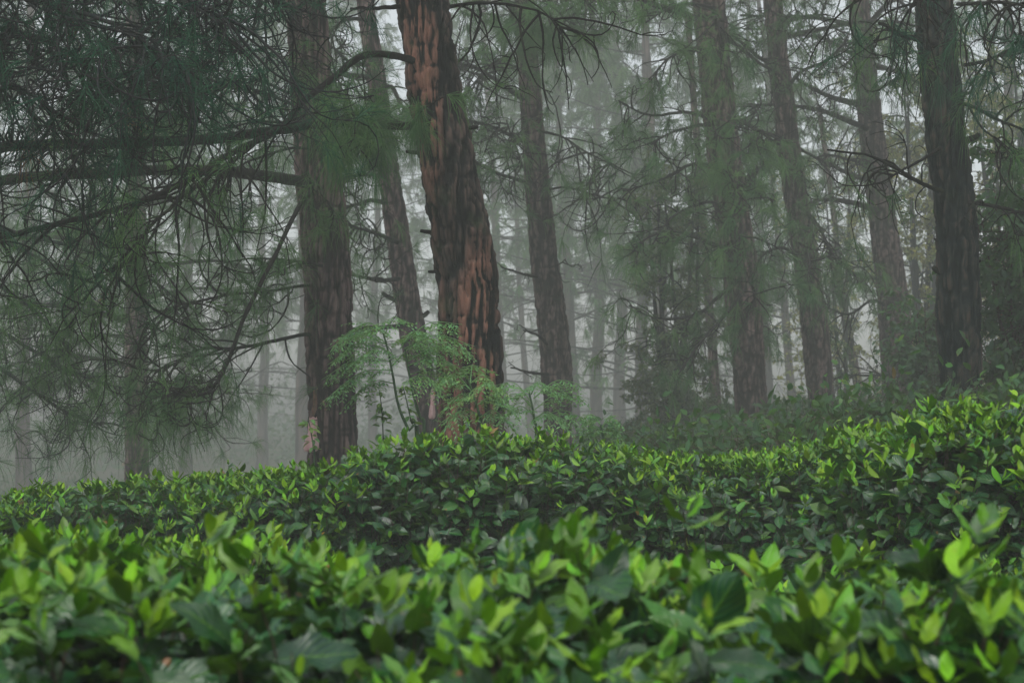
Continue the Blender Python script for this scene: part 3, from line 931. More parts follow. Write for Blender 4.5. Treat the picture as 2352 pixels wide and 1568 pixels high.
# ------------------------------------------------------------------ pines fading into the mist (shared meshes)
def far_proto(seed, H, rad, low, nb, lean):
    rng = R(seed)
    t = bpy.data.objects.new("misty_pine", None)
    COL.objects.link(t)
    z = np.linspace(-.4, H, 70)
    C = np.column_stack([-lean * np.maximum(z, 0) + fbm(np.column_stack([z * .25, z * 0, z * 0]), seed, 2) * .25 * np.clip(z / 3, 0, 1), fbm(np.column_stack([z * .25, z * 0 + 5, z * 0]), seed, 2) * .2 * np.clip(z / 3, 0, 1), z])
    rr = rad * .68 * (1 - .85 * np.clip(z / H, 0, 1)) * (1 + .35 * np.exp(-np.maximum(z, 0) * 1.6))
    mb = MB()
    trunk_mesh(mb, C, rr, 20, .1, seed)
    mb.build("trunk", M_BARK_FAR, t)
    br, fo = MB(), MB()
    for i in range(nb):
        full = .10 if rng.rand() < .35 else .95
        zz = low + (H - low - .4) * (i / nb) ** 1.15
        c = np.array([np.interp(zz, z, C[:, k]) for k in range(3)])
        a = rng.rand() * 6.283
        L = (3.4 * (1 - (zz / H) ** 1.6) + .5) * rng.uniform(.6, 1.15)
        h = np.array((math.cos(a), math.sin(a), 0))
        up = rng.uniform(-.25, .45)
        sw = h[[1, 0, 2]] * np.array((-1, 1, 0)) * rng.normal() * .3
        P = smooth([c, c + h * L * .35 + np.array((0, 0, .3 * up * L)), c + (h + sw) * L * .7 + np.array((0, 0, .55 * up * L + .03 * L)), c + (h + sw * 1.6) * L + np.array((0, 0, .4 * up * L + rng.normal() * .1 * L))], 12)
        tube1(br, P, np.linspace(.006 * L + .003, .003, 12), 6, .2, i)
        n = int(5 + 3 * L)
        j = rng.randint(3, 11, n)
        d0 = norm(rng.normal(size=(n, 3)) * .8 + h * .5 + np.array((0, 0, -.3)))
        Q, D = strands(P[j], d0, rng.uniform(.3, .9, n), 7, .4, rng, .08)
        tubes(br, Q, np.full(n, .005), np.full(n, .003), 3, rng)
        e = np.concatenate([Q[:, -1], Q[:, 4]])
        dd = np.concatenate([D[:, -1], D[:, 4]])
        live = rng.rand(len(e)) < (.1 if zz < low + 1.5 else full)
        if live.any():
            needles(fo, e[live], dd[live], 19, .26, .015, .6, .8, rng)
    br.build("branch_framework", M_TWIG, t)
    fo.build("foliage", M_NEEDLE, t)
    return t


protos = [far_proto(501, 15, .17, 2.6, 60, .05), far_proto(502, 17, .21, 4.2, 54, .02), far_proto(503, 13, .13, 3.2, 50, .08), far_proto(504, 16, .18, 1.6, 66, .0)]
used = set()
FAR = [  # pixel column of the foot, depth, proto, scale, label
    (1372, 38, 1, 1.0, "left one of two faint grey trunks between the mauve pine and dark bushy tree"),
    (1423, 42, 1, 1.1, "right one of two faint grey trunks between the mauve pine and dark bushy tree"),
    (1330, 34, 0, .95, "ghostly trunk touching the right side of the mauve-grey pine"),
    (1226, 46, 2, 1.1, "thin ghostly trunk just left of the mauve-grey pine"),
    (1165, 40, 0, 1.0, "wide misty trunk showing at the right edge of the rust-red pine"),
    (695, 33, 1, .95, "grey misty trunk showing at the left edge of the thick brown pine"),
    (602, 44, 1, .95, "ghostly trunk above the hedge, nearer of the two left of the thick brown pine"),
    (522, 54, 1, 1.2, "ghostly trunk above the hedge, farther of the two left of the thick brown pine"),
    (1778, 36, 0, .9, "pale trunk between the needle-veiled pine and the slender leaning pine"),
    (1832, 32, 2, 1.0, "brownish misty trunk touching the left side of the slender leaning pine"),
    (1545, 30, 0, .9, "brownish misty trunk behind the dark bushy tree"),
    (2325, 31, 1, 1.0, "misty trunk at the right edge behind the dark shrub"),
    (60, 30, 3, 1.0, "misty pine at the left edge behind the curly hanging boughs"),
    (430, 36, 3, 1.0, "misty pine whose lower sprays show right of the hidden left-hand trunk"),
    (1480, 33, 3, 1.05, "misty pine with low sprays above the dark bushy tree"),
    (860, 46, 3, 1.0, "misty pine in the gap between the thick brown pine and slim pine"),
]
rngf = R(77)
k_ = 0


def place_far(i, x, y, s, rz, label):
    p = protos[i]
    o = p if i not in used else copy_tree(p)
    used.add(i)
    o.location = (x, y, float(gz(x, y)) - .05)
    o.rotation_euler.z = rz
    o.scale = (s, s, s)
    o["label"], o["category"], o["group"] = label, "pine tree", "pines fading into the mist"
    return o


for u, d, i, s, lab in FAR:
    d, s = d * 1.75, s * 1.45
    place_far(i, (u - 1176) / F * d, d, s, rngf.uniform(-.5, .5), lab)
DEEP = "fog-bleached pine far back in the mist, its crown melting into its neighbours"
for j, (u, d) in enumerate([(-80, 46), (230, 54), (760, 52), (1290, 55),
                            (2140, 56), (2400, 44), (-60, 34)]):
    d *= 1.85
    place_far([0, 1, 3, 2, 3][j % 5], (u - 1176) / F * d, d, rngf.uniform(1.15, 1.6), rngf.rand() * 6.28, DEEP)


# ------------------------------------------------------------------ broadleaf trees and shrubs
def leafy(name, label, cat, x, y, H, rx, rz_lo, nleaf, L, W, mat, seed, age=(.1, .6), stems=5, group=None, base=None, droop=.4, zc=.62, tr=.05):
    """tree or shrub: forked stems and leaves in ragged clumps at the twig ends"""
    rng = R(seed)
    b = np.array((x, y, float(gz(x, y)) - .03)) if base is None else np.array(base, float)
    t = thing(name, label, cat, tuple(b), group)
    st, fo = MB(), MB()
    ends, dirs = [], []
    for k in range(stems):
        a = rng.rand() * 6.28
        tip = b + np.array((math.cos(a) * rx * rng.uniform(.15, .6), math.sin(a) * rx * rng.uniform(.15, .6), H * rng.uniform(.75, 1)))
        P = smooth([b + rng.normal(size=3) * .03, b * .6 + tip * .4 + rng.normal(size=3) * rx * .08, tip], 18)
        tube1(st, P, np.linspace(tr, tr * .15, 18), 7, .2, k)
        n = 16
        j = rng.randint(int(18 * rz_lo), 17, n)
        d0 = norm(rng.normal(size=(n, 3)) + np.array((0, 0, .3)))
        Q, D = strands(P[j], d0, rng.uniform(.35, 1.0, n) * rx, 9, .3, rng, .04)
        tubes(st, Q, np.full(n, tr * .25), np.full(n, tr * .06), 3, rng)
        s = rng.randint(0, n, n * 4)
        jj = rng.randint(3, 9, n * 4)
        Q2, D2 = strands(Q[s, jj], norm(D[s, jj] + rng.normal(size=(n * 4, 3)) * .8), rng.uniform(.15, .4, n * 4) * rx, 6, .3, rng, .05)
        tubes(st, Q2, np.full(n * 4, tr * .1), np.full(n * 4, tr * .04), 3, rng)
        ends.append(Q2[:, 1:].reshape(-1, 3))
        dirs.append(D2[:, 1:].reshape(-1, 3))
    E, D = np.concatenate(ends), np.concatenate(dirs)
    s = rng.randint(0, len(E), nleaf)
    o = E[s] + rng.normal(size=(nleaf, 3)) * L * .35
    ax = norm(D[s] * .6 + rng.normal(size=(nleaf, 3)) * .7 + np.array((0, 0, -droop)))
    up = norm(rng.normal(size=(nleaf, 3)) * .5 + np.array((0, -.2, 1)))
    clump = rng.rand(len(E))[s]
    ag = np.clip(age[0] + (age[1] - age[0]) * clump + rng.normal(size=nleaf) * .08, 0, 1)
    leaves(fo, o, ax, up, L * rng.uniform(.6, 1.2, nleaf), W * rng.uniform(.7, 1.1, nleaf), rng, ag, 4, .3, .5)
    st.build("trunk" if cat.endswith("tree") else "stem", M_WOOD if cat != "tree" else M_TWIG, t, b)
    fo.build("crown" if cat.endswith("tree") else "foliage", mat, t, b)
    return t


def X(u, d):
    return (u - 1176) / F * d


leafy("bushy_tree", "dark bushy small tree hanging low left of the needle-veiled pine", "tree", X(1540, 25), 25, 3.3, .85, .05, 17000, .06, .028, M_BROAD, 601, (.0, .35), 7)
leafy("broadleaf_tree", "yellowish-green broadleaf tree between the pale pine and the darkest trunk", "tree", X(2120, 33), 33, 6.6, 1.5, .15, 19000, .065, .035, M_BROAD, 611, (.5, 1), 6, "yellow-green broadleaf trees at the right", tr=.07)
leafy("broadleaf_tree", "yellowish-green broadleaf tree cut off by the right edge of the view", "tree", X(2330, 31), 31, 6.4, 1.5, .15, 19000, .065, .035, M_BROAD, 612, (.45, .95), 6, "yellow-green broadleaf trees at the right", tr=.07)
leafy("broadleaf_tree", "yellowish-green broadleaf tree behind the slender leaning pine", "tree", X(1930, 38), 38, 5.9, 1.4, .15, 7000, .07, .04, M_BROAD, 613, (.5, 1), 5, "yellow-green broadleaf trees at the right", tr=.06)
leafy("dark_shrub", "tall dark green shrub crowding the right edge beside the darkest trunk", "shrub", X(2350, 14.5), 14.5, 1.75, .55, .1, 6500, .075, .036, M_HERB, 621, (0, .35), 8, tr=.02)
leafy("dark_shrub", "dark shrub between the pale pine and the darkest trunk", "shrub", X(2135, 19), 19, 1.25, .45, .1, 3500, .07, .034, M_HERB, 622, (0, .35), 6, tr=.02)
SH = [(1690, 11.5, .34, "low broad-leaved shrub at the foot of the needle-veiled pine"), (1790, 12, .40, "low broad-leaved shrub between the needle-veiled pine and slender leaning pine"),
      (1885, 11.5, .42, "low broad-leaved shrub in front of the slender leaning pine's foot"), (1985, 12, .45, "low broad-leaved shrub below the thin leaning young pine"),
      (2090, 12, .5, "low broad-leaved shrub in front of the pale pine's foot"), (2190, 11, .40, "low shrub with reddish tips right at the foot of the darkest trunk"),
      (2290, 11.5, .62, "broad-leaved shrub right of the darkest trunk, above the tea"), (1530, 12, .30, "sparse low shrub under the dark bushy tree"),
      (1420, 12.5, .26, "small weedy shrub at the foot of the two faint grey trunks")]
for k, (u, d, h, lab) in enumerate(SH):
    top = {1690: 1000, 1790: 985, 1885: 985, 1985: 960, 2090: 930, 2190: 925, 2290: 870, 1530: 1000, 1420: 1010}[u]
    zt = at(u, top, d)[2]
    g = float(gz(X(u, d), d)) - .03
    leafy("low_shrub", lab, "shrub", X(u, d), d, max(.2, zt - g - .05), .42, .1, 550, .07, .034, M_HERB, 640 + k, (.25, .7), 9, "low shrubs along the back of the tea hedge", tr=.008, droop=.1)


# ------------------------------------------------------------------ feathery saplings behind the hedge
def frond(parent, base, A, tip, rng, age, arch=.035):
    mb = MB()
    A, tip = np.array(A), np.array(tip)
    L = np.linalg.norm(tip - A)
    P = smooth([A, A * .55 + tip * .45 + np.array((0, 0, arch * 1.6)), tip], 24)
    tubes(mb, P[None], [.0035], [.001], 4, rng, (.3, .4, .5, 1))
    T = norm(np.gradient(P, axis=0))
    np_ = max(5, int(L / .040))
    O, AX, UP, LL = [], [], [], []
    for i in range(np_):
        t = .18 + .8 * i / np_
        k = min(22, int(t * 23))
        for s in (-1, 1):
            side = norm(np.cross(T[k], (0, 0, 1))) * s
            pl = (.12 * math.sin(math.pi * min(1, t * .75 + .2)) + .02) * rng.uniform(.75, 1.1)
            dr = norm(side + T[k] * .75 + rng.normal(size=3) * .12 + np.array((0, 0, -.5)))
            nn = max(3, int(pl / .017))
            q = np.linspace(.12, 1, nn)[:, None]
            pts = P[k] + dr * pl * q + np.array((0, 0, -1)) * (q ** 2) * pl * .18
            tubes(mb, np.stack([P[k], P[k] + dr * pl * .5, pts[-1]])[None], [.0012], [.0006], 3, rng, (.3, .4, .5, 1))
            for s2 in (-1, 1):
                sd2 = norm(np.cross(dr, (0, 0, 1))) * s2
                O.append(pts)
                AX.append(norm(sd2 + dr * .8 + rng.normal(size=(nn, 3)) * .25 + np.array((0, 0, -.35))))
                UP.append(np.tile((0, 0, 1.0), (nn, 1)) + rng.normal(size=(nn, 3)) * .3)
                LL.append(np.full(nn, .028) * (1 - .35 * q[:, 0]) * rng.uniform(.8, 1.2, nn))
    O, AX, UP, LL = map(np.concatenate, (O, AX, UP, LL))
    leaves(mb, O, AX, UP, LL, LL * .42, rng, np.clip(age + rng.normal(size=len(O)) * .06, 0, 1), 3, .2, .3)
    return mb.build("frond", M_FROND, parent, base)


def sapling(label, foot, d, stems, fronds, seed, group="feathery saplings behind the tea"):
    rng = R(seed)
    x = X(foot[0], d)
    b = np.array((x, d, float(gz(x, d)) - .02))
    t = thing("feathery_sapling", label, "sapling", tuple(b), group)
    for s in stems:
        P = px(s, d)
        P = np.vstack([b + (P[0] - b) * np.array((.6, .6, 0)), P])
        mb = MB()
        tube1(mb, smooth(P, 20), np.linspace(.009, .004, 20), 7, .1, seed)
        mb.build("stem", M_STEM, t, b)
    for (a, tip, dd, ag) in fronds:
        frond(t, b, at(a[0], a[1], d), at(tip[0], tip[1], d + dd), rng, ag)
    return t


sapling("feathery green sapling with layered fern-like fronds before the rust-red pine", (960, 1010), 9.8,
        [[(962, 1020), (938, 985), (915, 930), (903, 865), (890, 800), (880, 765)], [(975, 1015), (965, 960), (948, 900), (940, 860), (930, 800)]],
        [((885, 790), (745, 805), -.1, .35), ((885, 800), (752, 838), .1, .35), ((895, 830), (738, 872), 0, .3), ((900, 850), (735, 928), -.15, .3), ((905, 880), (790, 935), .1, .35),
         ((890, 775), (800, 762), .2, .35), ((885, 765), (930, 745), -.2, .4), ((925, 790), (1062, 745), 0, .4), ((930, 800), (1090, 795), -.15, .5), ((935, 830), (1095, 812), .2, .45),
         ((935, 840), (1085, 862), -.1, .55), ((940, 860), (1075, 895), .1, .5), ((920, 800), (985, 775), .3, .35), 
         ((895, 810), (820, 850), -.3, .3), ((940, 870), (1020, 920), -.3, .55), 
         ((900, 840), (1010, 800), .2, .35), ((890, 790), (770, 780), .2, .3)], 701)
sapling("smaller feathery sapling spreading right across the foot of the rust-red pine", (1110, 1000), 9.6,
        [[(1105, 1010), (1100, 950), (1085, 900), (1075, 870)]],
        [((1085, 900), (1000, 880), 0, .55), ((1090, 920), (1010, 955), -.1, .5), ((1080, 880), (1150, 905), 0, .6), ((1095, 930), (1190, 945), .1, .4), ((1100, 960), (1180, 985), -.1, .35),
         ((1095, 950), (1020, 990), -.2, .4), ((1080, 880), (1090, 850), .3, .5), ((1090, 940), (1130, 880), -.3, .6)], 702)
sapling("feathery sapling before the mauve-grey pine's foot", (1230, 1010), 10.2,
        [[(1232, 1020), (1228, 970), (1222, 930), (1215, 900)]],
        [((1222, 925), (1135, 885), 0, .45), ((1222, 935), (1140, 925), .1, .35), ((1225, 915), (1345, 885), 0, .35), ((1228, 940), (1350, 915), .1, .3), ((1230, 965), (1370, 975), 0, .3),
         ((1228, 955), (1150, 965), -.1, .35), ((1220, 905), (1260, 900), -.3, .35), ((1230, 960), (1300, 990), -.3, .4)], 703)
sapling("tiny feathery sapling with bare lower stem beside the pale fog right of the mauve pine", (1385, 1020), 10.4,
        [[(1385, 1030), (1384, 1000), (1380, 975)]],
        [((1382, 980), (1330, 975), 0, .35), ((1382, 982), (1425, 985), 0, .35), ((1384, 1000), (1345, 1008), 0, .3), ((1384, 1000), (1420, 1015), 0, .4)], 704)


def weed(label, pix, d, lf, seed, group="upright weeds at the back of the hedge", L=.05):
    rng = R(seed)
    x = X(pix[0][0], d)
    b = np.array((x, d, float(gz(x, d)) - .02))
    t = thing("leafy_weed", label, "weed", tuple(b), group)
    P = np.vstack([b, px(pix, d)])
    P = smooth(P, 30)
    mb = MB()
    tube1(mb, P, np.linspace(.005, .002, 30), 6)
    mb.build("stem", M_STEM, t, b)
    fo = MB()
    n = lf
    k = rng.randint(14, 30, n)
    a = rng.rand(n) * 6.28
    ax = np.column_stack([np.cos(a), np.sin(a), rng.uniform(-.5, .2, n)])
    leaves(fo, P[k] + norm(ax) * .012, ax, np.tile((0, 0, 1.), (n, 1)) + rng.normal(size=(n, 3)) * .3, rng.uniform(.6, 1.2, n) * L, rng.uniform(.7, 1, n) * L * .45, rng, rng.uniform(.3, .8, n), 5, .3, .6)
    fo.build("foliage", M_FROND, t, b)


weed("thin leafy weed rising in front of the pink resin bag on the thick brown pine", [(722, 1085), (720, 1030), (713, 985), (708, 960)], 9.4, 26, 711)
weed("light green leafy weed under the left fronds of the layered sapling", [(882, 1060), (880, 1000), (877, 940), (870, 890)], 10.0, 44, 712)
weed("leafy weed with hanging leaves between the two stems of the layered sapling", [(955, 1020), (945, 970), (935, 925), (925, 885)], 10.0, 36, 713)
weed("thin weed stalk with tiny leaves left of the needle-veiled pine", [(1940, 1010), (1938, 960), (1932, 900), (1928, 870)], 11, 8, 714)
weed("reddish-tipped leafy weed against the foot of the darkest trunk", [(2235, 990), (2240, 960), (2238, 925), (2245, 900)], 8.2, 22, 715, L=.04)


# ------------------------------------------------------------------ resin tapping: bare strips and plastic bags
def scar(key, pts, wpx, dz=.0):
    p = PIN[key]
    mb = MB()
    C = []
    for u, v in pts:
        q = at(u, v, p['d'])
        c, r = trunk_at(key, q[2])
        dx = np.clip((q[0] - c[0]) / r, -.97, .97)
        rr = r * 1.04
        C.append((c[0] + rr * dx, c[1] - rr * math.sqrt(1 - dx * dx), q[2]))
    C = smooth(C, 16)
    w = wpx * p['d'] / F / 2
    prof = np.array([.5, .9, 1, 1.05, .95, 1, 1.1, .9, .8, 1, 1.1, 1, .95, .9, .8, .5])
    V = []
    for c, k in zip(C, prof):
        for s in np.linspace(-1, 1, 5):
            V.append(c + np.array((s * w * k, .012 * abs(s) ** 2 + .0, 0)))
    idx = np.arange(80).reshape(16, 5)
    f = np.stack([idx[:-1, :-1], idx[:-1, 1:], idx[1:, 1:], idx[1:, :-1]], -1).reshape(-1, 4)
    V = np.array(V)
    mb.add(V, f)
    # rim so the scraped strip has thickness
    mb.add(V + np.array((0, .02, 0)), f[:, ::-1])
    mb.build("bare_strip", M_SCAR, p['t'], p['base'])


scar("brown", [(732, 885), (731, 915), (728, 940), (722, 965)], 14)
scar("brown", [(748, 920), (752, 935), (753, 955)], 7)
scar("slim", [(962, 885), (964, 930), (968, 960)], 10)


def resin_bag(label, u, v0, v1, wpx, d, seed):
    rng = R(seed)
    top, bot = at(u + wpx * .15, v0, d), at(u, v1, d)
    t = thing("resin_bag", label, "plastic bag", tuple(bot), "pink resin bags tied to tapped pines")
    n, m = 22, 28
    h = np.linspace(0, 1, n)
    w = wpx * d / F / 2 * (np.interp(h, [0, .08, .3, .5, .8, .95, 1], [.45, .55, .62, .55, 1, 1.05, .9]))
    dep = .02 + .05 * np.sin(h * math.pi * .5) ** 2
    a = np.linspace(0, 2 * math.pi, m, endpoint=False)
    V = np.zeros((n, m, 3))
    for i in range(n):
        c = top * (1 - h[i]) + bot * h[i]
        pl = 1 + .10 * np.sin(a * 5 + seed) * (1 - h[i] * .5) + .05 * np.sin(a * 9 + h[i] * 5)
        V[i] = c + np.column_stack([np.cos(a) * w[i] * pl, np.sin(a) * dep[i] * pl, .006 * np.sin(a * 4 + seed)])
    idx = np.arange(n * m).reshape(n, m)
    nx = np.roll(idx, -1, 1)
    f = np.stack([idx[:-1], nx[:-1], nx[1:], idx[1:]], -1).reshape(-1, 4)
    mb = MB()
    mb.add(V, f)
    # bottom seal
    e = V[-1]
    c = e.mean(0)
    mb.add(np.vstack([e, c * .7 + e * .3 + np.array((0, 0, -.012))]), np.array([[i, (i + 1) % m, m + (i + 1) % m, m + i] for i in range(m)]))
    mb.build("pouch", M_BAG, t, bot)
    sb = MB()
    ring = np.array([top + np.array((math.cos(x) * w[1] * 1.05, math.sin(x) * dep[1] * 1.05, -.02)) for x in np.linspace(0, 6.283, 20)])
    tube1(sb, ring, np.full(20, .003), 6)
    sb.build("tie_string", M_WOOD, t, bot)


resin_bag("pale pink plastic resin bag tied low on the thick brown pine", 714, 958, 1034, 34, 14.70, 1)
resin_bag("narrow pink resin bag between the slim pine and the rust-red pine", 992, 893, 960, 15, dm(18) - .25, 2)


# ------------------------------------------------------------------ tea bushes
def tea_bush(label, cx, cy, rx, ry, top, seed, dens=1350, L=.055, near=False, n=4.0, tilt=0.0, group="clipped tea bushes", young=.5, crest=None):
    rng = R(seed)
    g = float(gz(cx, cy)) - .02
    H = top - g
    b = np.array((cx, cy, g))
    t = thing("tea_bush", label, "tea bush", tuple(b), group)
    # sample directions on the sphere, project to a superellipsoid; weight by area roughly
    area = 2.2 * (rx * ry * 2) + 2 * H * (rx + ry)
    N = int(area * dens)
    c0 = np.array((cx, cy, g + H * .45))
    U = norm(rng.normal(size=(N * 3, 3)))
    s = np.array((rx, ry, H * .55))
    k = (np.abs(U / norm(s[None])[0]) ** n).sum(1) ** (-1 / n)
    # use scaled superellipsoid param
    Q = U * s
    kk = ((np.abs(Q / s)) ** n).sum(1) ** (-1 / n)
    Q = Q * kk[:, None]
    nrm = norm(np.sign(Q) * np.abs(Q / s) ** (n - 1) / s)
    wgt = rng.rand(len(Q)) < .75
    keep = wgt & ((nrm[:, 1] < .35) | (rng.rand(len(Q)) < .3)) & (Q[:, 2] > -H * .5)
    Q, nrm = Q[keep][:N], nrm[keep][:N]
    Q = c0 + Q
    bump = fbm(Q * 2.6, seed, 3) * .07 + fbm(Q * 9, seed + 4, 2) * .045
    Q = Q + nrm * bump[:, None]
    if crest is not None:
        Q[:, 2] += crest(Q[:, 0]) * np.clip((Q[:, 2] - g) / H, 0, 1)
    N = len(Q)
    topness = np.clip(nrm[:, 2], 0, 1)
    # mature leaves on short twigs reaching in from the surface
    mo, yo, stm = MB(), MB(), MB()
    up0 = norm(nrm * .8 + np.array((0, -.1, .9)) + rng.normal(size=(N, 3)) * .35)
    tl = rng.uniform(.10, .20, N)
    patch = np.clip(.8 + fbm(Q * 3.2, seed + 20, 3) * 3.2, .08, 2.0)
    ty = rng.rand(N) < (.07 + .80 * topness ** 2) * young * patch
    rise = np.where(ty, rng.uniform(-.03, .03, N) + (rng.rand(N) < (.07 if near else .04)) * rng.uniform(.02, .09 if near else .06, N), -rng.uniform(0, .10, N))
    tip = Q + up0 * rise[:, None]
    root = tip - up0 * tl[:, None] + rng.normal(size=(N, 3)) * .02
    S = np.stack([root, root * .5 + tip * .5 + rng.normal(size=(N, 3)) * .008, tip], 1)
    tubes(stm, S, np.full(N, .0022), np.full(N, .001), 3, rng)
    nm = 7 if near else 6
    a0 = rng.rand(N) * 6.283
    for j in range(nm):
        f = rng.uniform(.0, .85, N)
        o = root * (1 - f)[:, None] + tip * f[:, None]
        a = j * 2.4 + a0
        s1 = norm(np.cross(up0, rng.normal(size=3)))
        s2 = np.cross(up0, s1)
        ax = norm(s1 * np.cos(a)[:, None] + s2 * np.sin(a)[:, None] + up0 * rng.uniform(-.35, .75, N)[:, None])
        upv = norm(up0 + rng.normal(size=(N, 3)) * .5)
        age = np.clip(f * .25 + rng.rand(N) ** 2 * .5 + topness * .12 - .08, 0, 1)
        ll = L * (rng.uniform(.6, 1.65, N) if near else rng.uniform(.7, 1.4, N)) 
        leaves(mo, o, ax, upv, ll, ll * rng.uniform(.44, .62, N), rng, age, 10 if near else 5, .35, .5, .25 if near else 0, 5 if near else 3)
    # young shoot: two or three pale leaves standing up round a bud
    yt, yu = tip[ty], up0[ty]
    m = len(yt)
    yu = norm(yu + np.array((0, 0, .6)) + rng.normal(size=(m, 3)) * .15)
    vig = rng.rand(m) ** 1.3
    b0 = rng.rand(m) * 6.283
    for j in range(4):
        a = j * 2.3 + b0 + rng.rand(m) * .8
        s1 = norm(np.cross(yu, rng.normal(size=3)))
        s2 = np.cross(yu, s1)
        out = s1 * np.cos(a)[:, None] + s2 * np.sin(a)[:, None]
        lean = (.35 + .28 * (3 - j)) * rng.uniform(.6, 1.3, m)
        ax = norm(yu + out * (lean * 1.5)[:, None])
        upv = norm(yu * .6 - out)
        upv = norm(np.where((rng.rand(m) < .5)[:, None], -upv, upv))
        ll = L * (1.1 - .2 * j) * (.45 + .65 * vig)
        age = np.clip(.62 + .12 * j + .3 * (vig - .5) + rng.normal(size=m) * .12, 0, 1)
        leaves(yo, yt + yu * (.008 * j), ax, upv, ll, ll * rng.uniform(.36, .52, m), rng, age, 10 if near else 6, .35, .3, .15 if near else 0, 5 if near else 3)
    # inner wood and shaded inner leaves so the bush is solid
    n2 = 90
    a = rng.rand(n2) * 6.28
    e = c0 + np.column_stack([np.cos(a) * rx * .7 * rng.rand(n2) ** .5, np.sin(a) * ry * .7 * rng.rand(n2) ** .5, rng.uniform(.1, .45, n2) * H])
    s0 = b + (e - b) * np.array((.25, .25, 0))
    S = np.stack([s0, s0 * .55 + e * .45 + rng.normal(size=(n2, 3)) * .05, e], 1)
    tubes(stm, S, np.full(n2, .014), np.full(n2, .004), 5, rng)
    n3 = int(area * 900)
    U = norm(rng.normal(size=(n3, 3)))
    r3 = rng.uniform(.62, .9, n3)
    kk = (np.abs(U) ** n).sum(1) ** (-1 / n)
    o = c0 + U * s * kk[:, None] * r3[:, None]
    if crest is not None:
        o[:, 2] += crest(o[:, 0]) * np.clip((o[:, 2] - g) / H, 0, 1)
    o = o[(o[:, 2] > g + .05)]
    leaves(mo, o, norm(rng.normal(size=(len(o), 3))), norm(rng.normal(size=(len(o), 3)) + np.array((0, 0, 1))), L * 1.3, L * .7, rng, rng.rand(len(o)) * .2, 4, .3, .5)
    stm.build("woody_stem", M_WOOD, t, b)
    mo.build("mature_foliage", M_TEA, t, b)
    if m:
        yo.build("young_shoot_foliage", M_TEA, t, b)
    return t


def bush_px(label, u0, u1, row, d, ry, seed, **kw):
    """bush spanning pixel columns u0..u1 at depth d; row is the crest line of its hedge"""
    x0, x1 = X(u0, d), X(u1, d)
    us = np.linspace(u0, u1, 40)
    zs = np.array([at(u, np.interp(u, [q[0] for q in row], [q[1] for q in row]), d)[2] for u in us])
    xs = X(us, d)
    z = zs.mean()
    return tea_bush(label, (x0 + x1) / 2, d, (x1 - x0) / 2, ry, z, seed, crest=lambda x: np.interp(x, xs, zs - z), **kw)


ROW1 = [(-260, 1150), (0, 1145), (350, 1125), (500, 1112), (700, 1095), (850, 1065), (1000, 1038), (1100, 1030), (1250, 1038), (1350, 1055), (1500, 1065), (1650, 1072), (1800, 1068), (1900, 1030),
        (2000, 985), (2150, 970), (2352, 975), (3300, 965)]
ROW2 = [(-200, 1262), (700, 1310), (1150, 1345), (1450, 1338), (1800, 1350), (1900, 1335), (2200, 1318), (2560, 1300)]
ROW3 = [(-450, 1390), (200, 1385), (700, 1372), (1200, 1372), (1500, 1392), (1900, 1398), (2300, 1372), (2800, 1360)]
bush_px("back-row tea bush below the hidden left-hand trunk", -260, 860, ROW1, 8.5, .75, 801, young=.8)
bush_px("long back-row tea bush under the layered sapling and rust-red pine", 400, 1720, ROW1, 8.2, .8, 802, young=.6)
bush_px("back-row tea bush below the dark bushy tree, between the long and the tallest bush", 1400, 2100, ROW1, 8.2, .8, 803)
bush_px("tallest tea bush, rising on the right under the darkest trunk", 1850, 3250, ROW1, 6.6, .75, 804, L=.06)
G2 = dict(L=.058, dens=1400)
bush_px("middle-row tea bush at the left, pale leaves against the back row", -260, 980, ROW2, 4.9, .55, 811, **G2)
bush_px("middle-row tea bush in the centre, in front of the dark gap", 1080, 1880, ROW2, 5.4, .4, 812, **G2)
bush_px("middle-row tea bush at the right below the tallest bush", 1760, 2600, ROW2, 4.75, .4, 813, **G2)
G3 = dict(L=.067, near=True, young=.2, dens=950, n=3.6)
bush_px("blurred nearest tea bush at the left corner", -420, 1180, ROW3, 2.75, .75, 821, **G3)
bush_px("blurred nearest tea bush in the bottom middle", 620, 1900, ROW3, 2.7, .75, 822, **G3)
bush_px("blurred nearest tea bush at the right corner with large dark leaves", 1400, 2780, ROW3, 2.75, .75, 823, **G3)

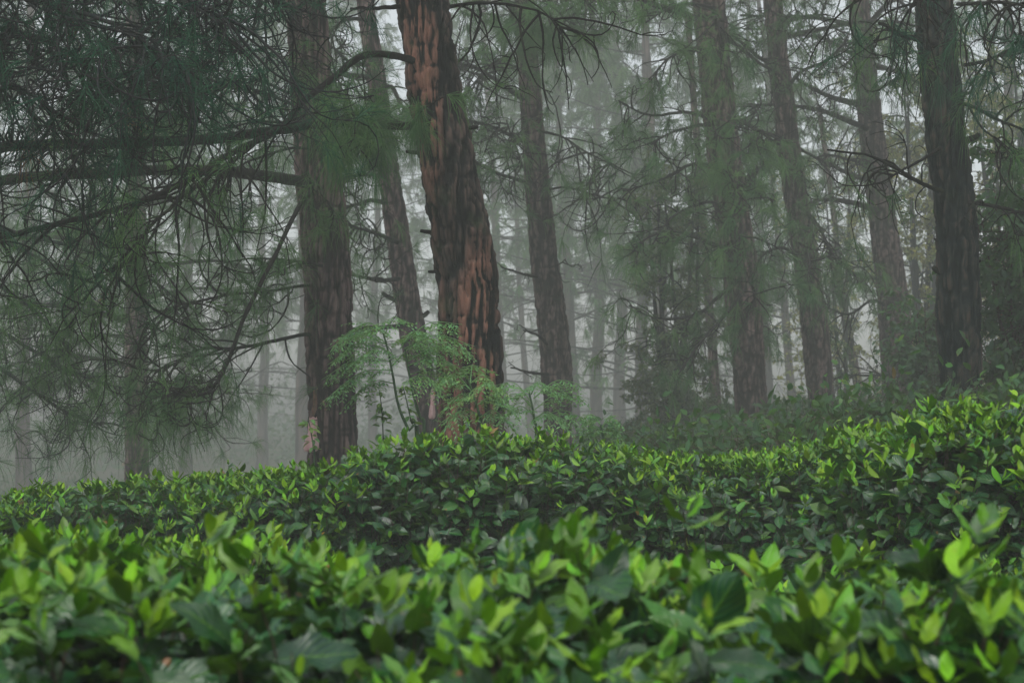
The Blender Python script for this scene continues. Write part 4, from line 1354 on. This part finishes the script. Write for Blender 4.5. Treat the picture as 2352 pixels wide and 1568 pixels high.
# ------------------------------------------------------------------ forest-floor growth
def undergrowth():
    rng = R(900)
    n = 26000
    y = 9.6 + 60 * rng.rand(n) ** 1.7
    x = rng.uniform(-1, 1, n) * (3 + y * .36)
    d = fbm(np.column_stack([x * .5, y * .35, x * 0]), 31, 3)
    k = d > .10
    x, y = x[k], y[k]
    n = len(x)
    g = gz(x, y)
    mb = MB()
    for j in range(5):
        o = np.column_stack([x + rng.normal(size=n) * .10, y + rng.normal(size=n) * .10, g + rng.uniform(0, .16, n) * (1 + y * .01)])
        ax = norm(rng.normal(size=(n, 3)) * np.array((1, 1, .5)) + np.array((0, 0, .55)))
        up = norm(rng.normal(size=(n, 3)) * .4 + np.array((0, 0, 1)))
        ll = rng.uniform(.06, .16, n) * (1 + y * .015)
        leaves(mb, o, ax, up, ll, ll * rng.uniform(.18, .45, n), rng, rng.uniform(0, .35, n), 3, .3, .6)
    tag(mb.build("undergrowth", M_HERB), kind="stuff")


undergrowth()


def thicket():
    """low bushes along the far rim of the hollow"""
    rng = R(911)
    n = 9000
    y = rng.uniform(78, 116, n)
    x = rng.uniform(-1, 1, n) * (y * .42)
    h = np.clip(1.6 + fbm(np.column_stack([x * .12, y * .1, x * 0]), 41, 3) * 4.5, .2, 4)
    mb = MB()
    for j in range(3):
        o = np.column_stack([x + rng.normal(size=n) * .4, y + rng.normal(size=n) * .4, gz(x, y) + h * rng.rand(n)])
        ll = rng.uniform(.15, .4, n)
        leaves(mb, o, norm(rng.normal(size=(n, 3))), norm(rng.normal(size=(n, 3)) + np.array((0, 0, 1))), ll, ll * .5, rng, rng.uniform(0, .5, n), 3, .3, .6)
    tag(mb.build("thicket", M_HERB), kind="stuff")


thicket()

# ------------------------------------------------------------------ haze
def haze():
    mb = MB()
    x0, x1, y0, y1, z0, z1 = -72, 72, -32, 122, -2.4, 29.0
    V = [(x, y, z) for x in (x0, x1) for y in (y0, y1) for z in (z0, z1)]
    f = [[0, 1, 3, 2], [4, 6, 7, 5], [0, 4, 5, 1], [2, 3, 7, 6], [0, 2, 6, 4], [1, 5, 7, 3]]
    mb.add(V, f)
    m, nt, out = new_mat("haze_air")
    pv = nt.nodes.new("ShaderNodeVolumePrincipled")
    pv.inputs["Color"].default_value = (.385, .41, .385, 1)
    pv.inputs["Density"].default_value = HAZE
    pv.inputs["Anisotropy"].default_value = 0.0
    nt.links.new(pv.outputs[0], out.inputs["Volume"])
    o = mb.build("haze", m, flat=True)
    tag(o, kind="stuff")


HAZE = .0105
haze()
